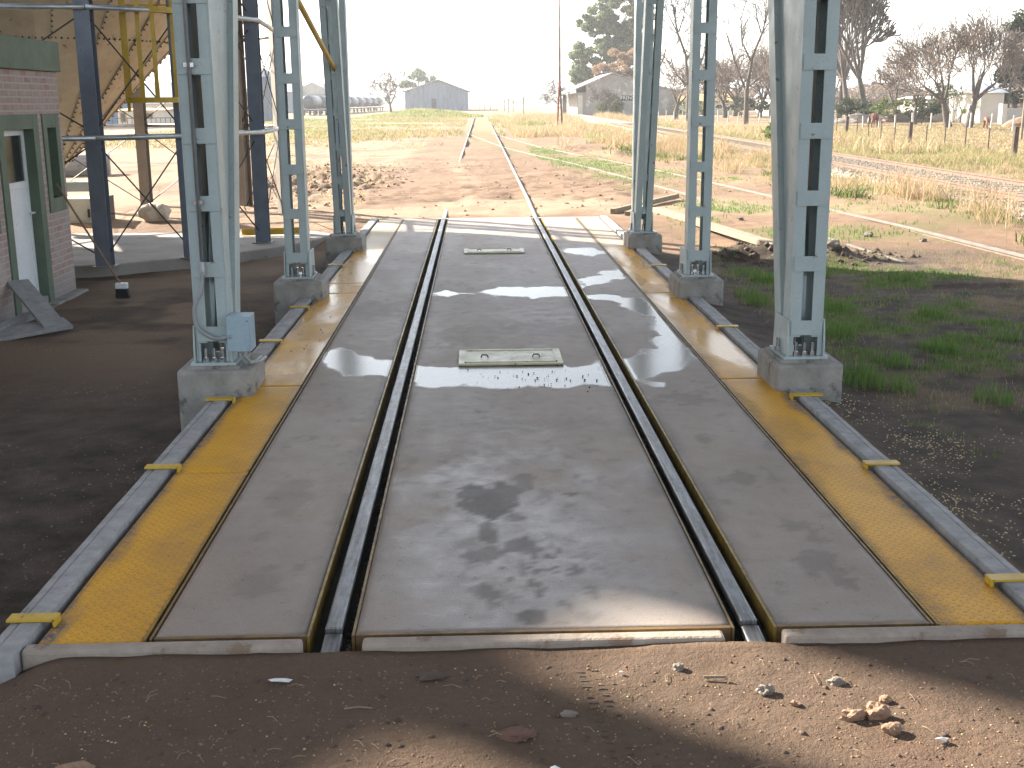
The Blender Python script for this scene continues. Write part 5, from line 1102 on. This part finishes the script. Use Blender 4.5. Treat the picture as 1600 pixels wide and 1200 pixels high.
# station house
Y = 180; st = thing('station_house', (PX(925, Y), Y, 0), 'old station house with long sloping platform roof', 'building')
xa, xb, xc = PX(876, Y), PX(911, Y), PX(990, Y)
zg = -.2
mb = MB(); mb.box(PX(898, Y), xb, Y, Y+18, zg, 3.3); part('platform_wall', mb, M['station_wall'], st)
mb = MB(); mb.add([(xb+.002, Y-.3, zg), (xc+6, Y-.3, zg), (xc+6, Y-.3, 3.3), (PX(951, Y), Y-.3, 5.9), (xb+.002, Y-.3, 4.35)], [(0, 1, 2, 3, 4)]); mb.add([(xb+.002, Y-.3, zg), (xb+.002, Y+18, zg), (xb+.002, Y+18, 4.35), (xb+.002, Y-.3, 4.35)], [(0, 4-1, 2, 1)]); part('wall', mb, M['station_wall'], st)
mb = MB(); mb.prism([(xa-.3, 2.85), (PX(951, Y), 5.95), (xc+6.5, 3.1), (xc+6.5, 3.3), (PX(951, Y), 6.15), (xa-.3, 3.0)], Y-.5, Y+19, ax='y'); part('roof', mb, M['corr_roof'], st)
for i in range(4):
    x = PX(880+i*1.5, Y); mb = MB(); mb.box(x, x+.15, Y+i*4, Y+i*4+.15, zg, 3.05); part('post', mb, M['post'], st)
mb = MB(); mb.box(PX(899, Y), PX(906, Y), Y-.06, Y-.01, zg, 2.9); part('door', mb, M['cream_wall'], st)
# sign board next to it
sg = thing('station_board', (PX(977, 165), 165, 0), 'dark board on posts beside the station house', 'board'); mb = MB(); mb.box(PX(965, 165), PX(990, 165), 165, 165.1, 2.1, 2.75); part('panel', mb, M['dark'], sg)
tx = bpy.data.curves.new('lettering', 'FONT'); tx.body = 'FRENCH'; tx.size = .62; tx.extrude = .01; tx.align_x = 'CENTER'; tx.align_y = 'CENTER'
tmp = bpy.data.objects.new('lettering_curve', tx); COL.objects.link(tmp); bpy.context.view_layer.update()
lm = bpy.data.meshes.new_from_object(tmp.evaluated_get(bpy.context.evaluated_depsgraph_get())); bpy.data.objects.remove(tmp); lm.materials.clear(); lm.materials.append(M['white'])
to_ = bpy.data.objects.new('lettering', lm); COL.objects.link(to_); to_.parent = sg; to_.location = (0.03, -.03, 2.43); to_.rotation_euler = (math.pi/2, 0, 0)
for px in (966, 988): mb = MB(); mb.box(PX(px, 165), PX(px, 165)+.12, 165.1, 165.2, -.1, 2.3); part('post', mb, M['post'], sg)
# left houses
Y = 118
def gable_house(name, px0, px1, Y, dep, ze, zr, mw, mr, lab, cat='house', wins=(), z0=-.3, ridge='x'):
    x0, x1 = PX(px0, Y), PX(px1, Y); t = thing(name, ((x0+x1)/2, Y, z0), lab, cat); mb = MB()
    mb.box(x0, x1, Y, Y+dep, z0, ze); wl = part('wall', mb, M[mw], t)
    mb = MB()
    if ridge == 'x': mb.prism([(Y-.3, ze+.003), (Y+dep/2, zr), (Y+dep+.3, ze+.003)], x0-.3, x1+.3, ax='x')
    else: mb.prism([(x0-.3, ze+.003), ((x0+x1)/2, zr), (x1+.3, ze+.003)], Y-.3, Y+dep+.3, ax='y')
    part('roof', mb, M[mr], t)
    for (a, b_, c, e) in wins:
        mb = MB(); mb.box(PX(a, Y), PX(b_, Y), Y-.05, Y-.005, c, e); w_ = part('window', mb, M['ochre'], t); WLOC[w_.name] = wloc(t)
        mb = MB(); mb.box(PX(a, Y)+.1, PX(b_, Y)-.1, Y-.07, Y-.052, c+.1, e-.1); part('pane', mb, M['glass'], w_)
    return t
gh = gable_house('house', 203, 272, 118, 9, 1.55, 1.75, 'cream_wall', 'ochre', 'low cream house with ochre eaves behind the ladder cage', wins=[(245, 256, .75, 1.35), (206, 216, .4, 1.4)])
gable_house('house', 226, 330, 150, 12, 2.2, 4.8, 'cream_wall', 'roof_grey', 'white house with steep grey roof behind the cream house', wins=[(254, 263, 1.0, 1.8)])
gable_house('blue_shed', 172, 204, 122, 6, 2.2, 2.5, 'blue_sheet', 'blue_sheet', 'blue sheet metal shed beside the hopper edge', 'shed')
pf = thing('picket_fence', (PX(230, 108), 108, -.2), 'low cream wall with dark iron pickets before the cream house', 'fence'); mb = MB(); mb.box(PX(90, 108), PX(300, 108), 108, 108.3, -.4, .18); part('wall', mb, M['cream_wall'], pf)
mb = MB()
x = PX(165, 108)
while x < PX(298, 108): mb.box(x, x+.05, 108.1, 108.15, .18, .95); x += .42
mb.box(PX(165, 108), PX(298, 108), 108.1, 108.15, .9, .96); part('pickets', mb, M['rod'], pf)
gable_house('warehouse', 395, 470, 270, 20, 4.5, 6.5, 'corr_blue', 'corr_roof', 'distant low warehouse left of the tank wagons', 'warehouse')
gable_house('warehouse', 462, 530, 330, 30, 4.4, 7.6, 'corr_blue', 'corr_roof', 'grey hipped warehouse behind the tank wagons', 'warehouse', ridge='y')
# blue grey silo bins seen between the posts
t = thing('storage_bin', (PX(424, 150), 150, 0), 'blue grey corrugated storage bin between the building side columns', 'storage bin')
mb = MB(); mb.lathe([(1.75, -.2), (1.75, 5.2)], 28, (PX(424, 150), 150, 0)); part('shell', mb, M['corr_blue'], t, smooth=True)
mb = MB(); mb.lathe([(1.85, 5.2), (.2, 6.3), (.01, 6.35)], 28, (PX(424, 150), 150, 0)); part('roof', mb, M['roof_grey'], t, smooth=True)
# tank wagons
for i in range(9):
    y = 205+i*13.5; x = PX(488, 205)+i*.35-(y-205)*.0; t = thing('tank_wagon', (x, y, 0), 'dark grey tank wagon standing in a row, '+['nearest', 'second', 'third', 'fourth', 'fifth', 'sixth', 'seventh', 'eighth', 'farthest'][i]+' of the rake', 'tank wagon', 'rake of tank wagons')
    mb = MB(); mb.tube([(x, y+a, 2.25) for a in (0, .15, .6, 11.4, 11.85, 12)], [.4, .85, 1.12, 1.12, .85, .4], 20); part('tank', mb, M['tank'], t, smooth=True)
    mb = MB(); mb.box(x-1.2, x+1.2, y-.3, y+12.3, .75, .98); part('chassis', mb, M['rod'], t)
    for yy in (1.6, 3.0, 9, 10.4):
        for s in (-.86, .86): mb = MB(); mb.tube([(x+s-.06, y+yy, .46), (x+s+.06, y+yy, .46)], .44, 14); part('wheel', mb, M['rod'], t)
# right: houses, walls
gable_house('house', 1437, 1500, 112, 8, 2.0, 2.3, 'post_w', 'post_w', 'white low house behind the bare trees on the right')
gable_house('shed', 1520, 1556, 104, 7, 2.5, 3.3, 'cream_wall', 'white', 'grey shed with bright white roof on the right', 'shed')
mb = MB(); mb.box(PX(1556, 98), PX(1556, 98)+9, 98, 98.25, -.4, 1.25); single('boundary_wall', mb, M['post_w'], 'white garden wall at the right edge', 'wall', (PX(1580, 98), 98, 0))
mb = MB(); mb.box(PX(1556, 97.5)-.2, PX(1556, 97.5)+.2, 97.2, 97.9, -.4, 1.6); single('gate_pillar', mb, M['cream_wall'], 'cream gate pillar at the end of the white garden wall', 'pillar', (PX(1556, 97.5), 97.5, 0))
gable_house('house', 1195, 1262, 165, 9, 2.3, 3.6, 'cream_wall', 'roof_grey', 'low house among the trees behind the front column')
gable_house('house', 1060, 1140, 175, 9, 1.9, 3.0, 'cream_wall', 'ochre', 'low house behind the hedge by the middle column')
mb = MB(); mb.blob((PX(1320, 108), 108, -.2), 1.6, 3, 61, (1.4, 1, .55), .2); single('rubble_heap', mb, M['stone_g'], 'pale rubble heap at the foot of the tall bare trees', 'heap', (PX(1320, 108), 108, 0))
mb = MB(); mb.blob((PX(1405, 112), 112, -.2), 1.8, 3, 62, (1.5, 1, .6), .2); single('rubble_heap', mb, M['stone_g'], 'grey rubble heap right of the grazing horse', 'heap', (PX(1405, 112), 112, 0))
mb = MB(); mb.blob((PX(1599, 88), 88, -.2), 1.2, 3, 63, (1.6, 1, .7), .15); single('earth_heap', mb, M['stone'], 'orange earth heap at the right edge', 'heap', (PX(1599, 88), 88, 0))

# fences
ft = []
ord_ = {0: 'thick dark post nearest the right edge', 5: 'thick dark post in front of the bare tree', 10: 'thick dark post by the front column edge', 15: 'thick dark post hidden behind the front column'}
for i in range(19):
    y = 43.1+i*2.87; x = fx(y); z = gz(x, y); thick = i % 5 == 0; r = .115 if thick else .03; h = 1.08 if thick else .98
    mb = MB(); mb.tube([(x, y, z-.2), (x+(.03 if thick else .01), y, z+h)], r, 8, r1=r*.9)
    single('fence_post', mb, M['post'], ord_[i] if thick else 'thin dark wire fence stake between the thick posts beyond the main line', 'fence post', (x, y, z), 'thick posts of the wire fence' if thick else 'thin stakes of the wire fence')
x, y = fx(40.2), 40.2
mb = MB()
for zz in (.35, .6, .85):
    mb.tube([(fx(38)+0, 38, zz), (fx(100), 100, zz)], .004, 3)
single('fence_wire', mb, M['rod'], 'thin wires strung between the posts beyond the main line', 'wire', (fx(60), 60, 0))
r_ = random.Random(5)
for i in range(30):
    y = 77+i*2.15; x = 34.6-(y-77)*.243; z = gz(x, y)*1.0; h = 1.0+r_.uniform(-.12, .12); l = r_.uniform(-.08, .08)
    mb = MB(); mb.tube([(x, y, z-.2), (x+l, y, z+h)], .055, 6)
    single('white_post', mb, M['post_w'], 'whitewashed post in the row at the back of the field', 'fence post', (x, y, z), 'row of whitewashed posts')
# utility pole at right edge
x, y = PX(1588, 62), 62
t = thing('utility_pole', (x, y, 0), 'slim wooden utility pole near the right edge', 'pole'); mb = MB(); mb.tube([(x, y, -.2), (x+.05, y, 3.6)], .075, 8, r1=.06); part('pole', mb, M['wood'], t); mb = MB(); mb.box(x-.1, x+.16, y-.03, y+.03, 3.45, 3.52); part('crossarm', mb, M['wood'], t)
for px, Y, h, lab in ((816, 190, 8.5, 'thin lamp pole far along the main line'), (793, 240, 2.6, 'short dark post beside the far end of the track')):
    x = PX(px, Y); t = thing('utility_pole', (x, Y, 0), lab, 'pole'); mb = MB(); mb.tube([(x, Y, -.2), (x, Y, h)], .07, 6); part('pole', mb, M['post'], t)
    if h > 5: mb = MB(); mb.box(x-2.4, x-1.6, Y-.1, Y+.1, h-.05, h+.06); mb.box(x-1.7, x, Y-.02, Y+.02, h-.02, h+.02); part('lamp', mb, M['galvd'], t)
for i in range(7):
    Y = 250+i*20; x = PX(800, 250)*(1)-i*1.3
    mb = MB(); mb.tube([(x, Y, -.2), (x, Y, 2.4)], .08, 5); single('track_post', mb, M['post'], 'small dark post in a line beside the far track', 'post', (x, Y, 0), 'posts beside the far track')
# signal mast
x, y = 7.25, 104
t = thing('signal_mast', (x, y, 0), 'tall thin mast on two rusty red legs beside the main line', 'mast')
zj = 3.35
for a, mm in ((-.20, 'rust_red'), (.22, 'post')): mb = MB(); mb.tube([(x+a, y-.2*a, -.2), (x+a*.25, y, zj)], .085, 6); part('leg', mb, M[mm], t)
for i in range(6):
    z = .4+i*.5; w = .2*(1-z/zj*.75); mb = MB(); mb.tube([(x-w, y, z), (x+w, y, z+.3)], .025, 4); part('lacing', mb, M['white' if i % 2 else 'rust_red'], t)
for i in range(16): mb = MB(); mb.tube([(x, y, zj-.1+i*.55), (x, y, zj+.45+i*.55)], (.105-.003*i), 6, cap=True); part('pole', mb, M['post' if i % 3 else 'rust_red'], t)

# horse, grazing, seen from behind
def horse(x, y, z, rot, s, lab):
    t = thing('horse', (x, y, z), lab, 'horse', 'horses in the field'); t.rotation_euler = (0, 0, rot); t.scale = (s, s, s)
    V = {'pel': (-.55, 0, 1.22, .27), 'mid': (-.1, 0, 1.12, .29), 'che': (.45, 0, 1.15, .28), 'nk1': (.75, 0, 1.12, .19), 'nk2': (1.0, 0, .75, .13), 'hd': (1.15, 0, .42, .12), 'mz': (1.22, 0, .12, .065)}
    E = [('pel', 'mid'), ('mid', 'che'), ('che', 'nk1'), ('nk1', 'nk2'), ('nk2', 'hd'), ('hd', 'mz')]
    for s_, n in ((-1, 'l'), (1, 'r')):
        V.update({'h1'+n: (-.5, .16*s_, .85, .17), 'h2'+n: (-.78, .17*s_, .52, .075), 'h3'+n: (-.70, .17*s_, .12, .045), 'h4'+n: (-.66, .17*s_, .02, .06), 'f1'+n: (.5, .14*s_, .78, .11), 'f2'+n: (.54, .14*s_, .45, .06), 'f3'+n: (.52, .14*s_, .12, .04), 'f4'+n: (.55, .14*s_, .02, .055), 'e'+n: (1.02, .07*s_, .62, .03), 'e2'+n: (.98, .1*s_, .72, .015)})
        E += [('pel', 'h1'+n), ('h1'+n, 'h2'+n), ('h2'+n, 'h3'+n), ('h3'+n, 'h4'+n), ('che', 'f1'+n), ('f1'+n, 'f2'+n), ('f2'+n, 'f3'+n), ('f3'+n, 'f4'+n), ('hd', 'e'+n), ('e'+n, 'e2'+n)]
    ks = list(V); me = bpy.data.meshes.new('body'); me.from_pydata([V[k][:3] for k in ks], [(ks.index(a), ks.index(b_)) for a, b_ in E], []); me.materials.append(M['horse'])
    o = bpy.data.objects.new('body', me); COL.objects.link(o); o.parent = t; sk = o.modifiers.new('skin', 'SKIN')
    if not me.skin_vertices: me.attributes.new
    for i, k in enumerate(ks): me.skin_vertices[0].data[i].radius = (V[k][3], V[k][3])
    me.skin_vertices[0].data[0].use_root = True; ss = o.modifiers.new('sub', 'SUBSURF'); ss.levels = 1; ss.render_levels = 1
    tl = MB(); tl.tube([(-.8, 0, 1.3), (-.93, 0, 1.1), (-.95, 0, .7), (-.92, 0, .45)], [.05, .08, .07, .02], 8)
    me2 = bpy.data.meshes.new('tail'); me2.from_pydata(tl.v, [], tl.f); me2.materials.append(M['horse_d']); o2 = bpy.data.objects.new('tail', me2); COL.objects.link(o2); o2.parent = t
    mn = MB(); mn.prism([(.62, 1.35), (.98, .92), (1.12, .62), (1.02, .66), (.85, .95), (.6, 1.25)], -.03, .03, ax='y')
    me3 = bpy.data.meshes.new('mane'); me3.from_pydata(mn.v, [], mn.f); me3.materials.append(M['horse_d']); o3 = bpy.data.objects.new('mane', me3); COL.objects.link(o3); o3.parent = t
def addhorse(*a):
    horse(*a)
try:
    addhorse(PX(1355, 92), 92, gz(PX(1355, 92), 92), rad(50), .86, 'chestnut horse grazing in the field behind the wire fence')
    addhorse(PX(1533, 80), 80, gz(PX(1533, 80), 80), rad(84), .62, 'small reddish brown horse seen from behind near the white wall')
except Exception as ex:
    print('HORSE', ex)

# ------------------------------------------------------------------ haze
hm = bpy.data.materials.new('haze_air'); hm.use_nodes = True; hn = hm.node_tree; hn.nodes.clear()
ho = hn.nodes.new('ShaderNodeOutputMaterial'); hv = hn.nodes.new('ShaderNodeVolumePrincipled'); hv.inputs['Color'].default_value = (.95, .97, 1, 1)
hv.inputs['Density'].default_value = .00042; hv.inputs['Anisotropy'].default_value = .35; hn.links.new(hv.outputs[0], ho.inputs['Volume'])
mb = MB(); mb.box(-3300, 3300, -70, 4700, -3, 34); hz = single('haze', mb, hm, None, None, (0, 0, 0)); hz['kind'] = 'stuff'; hz['label'] = 'thin pale winter haze over the yard'
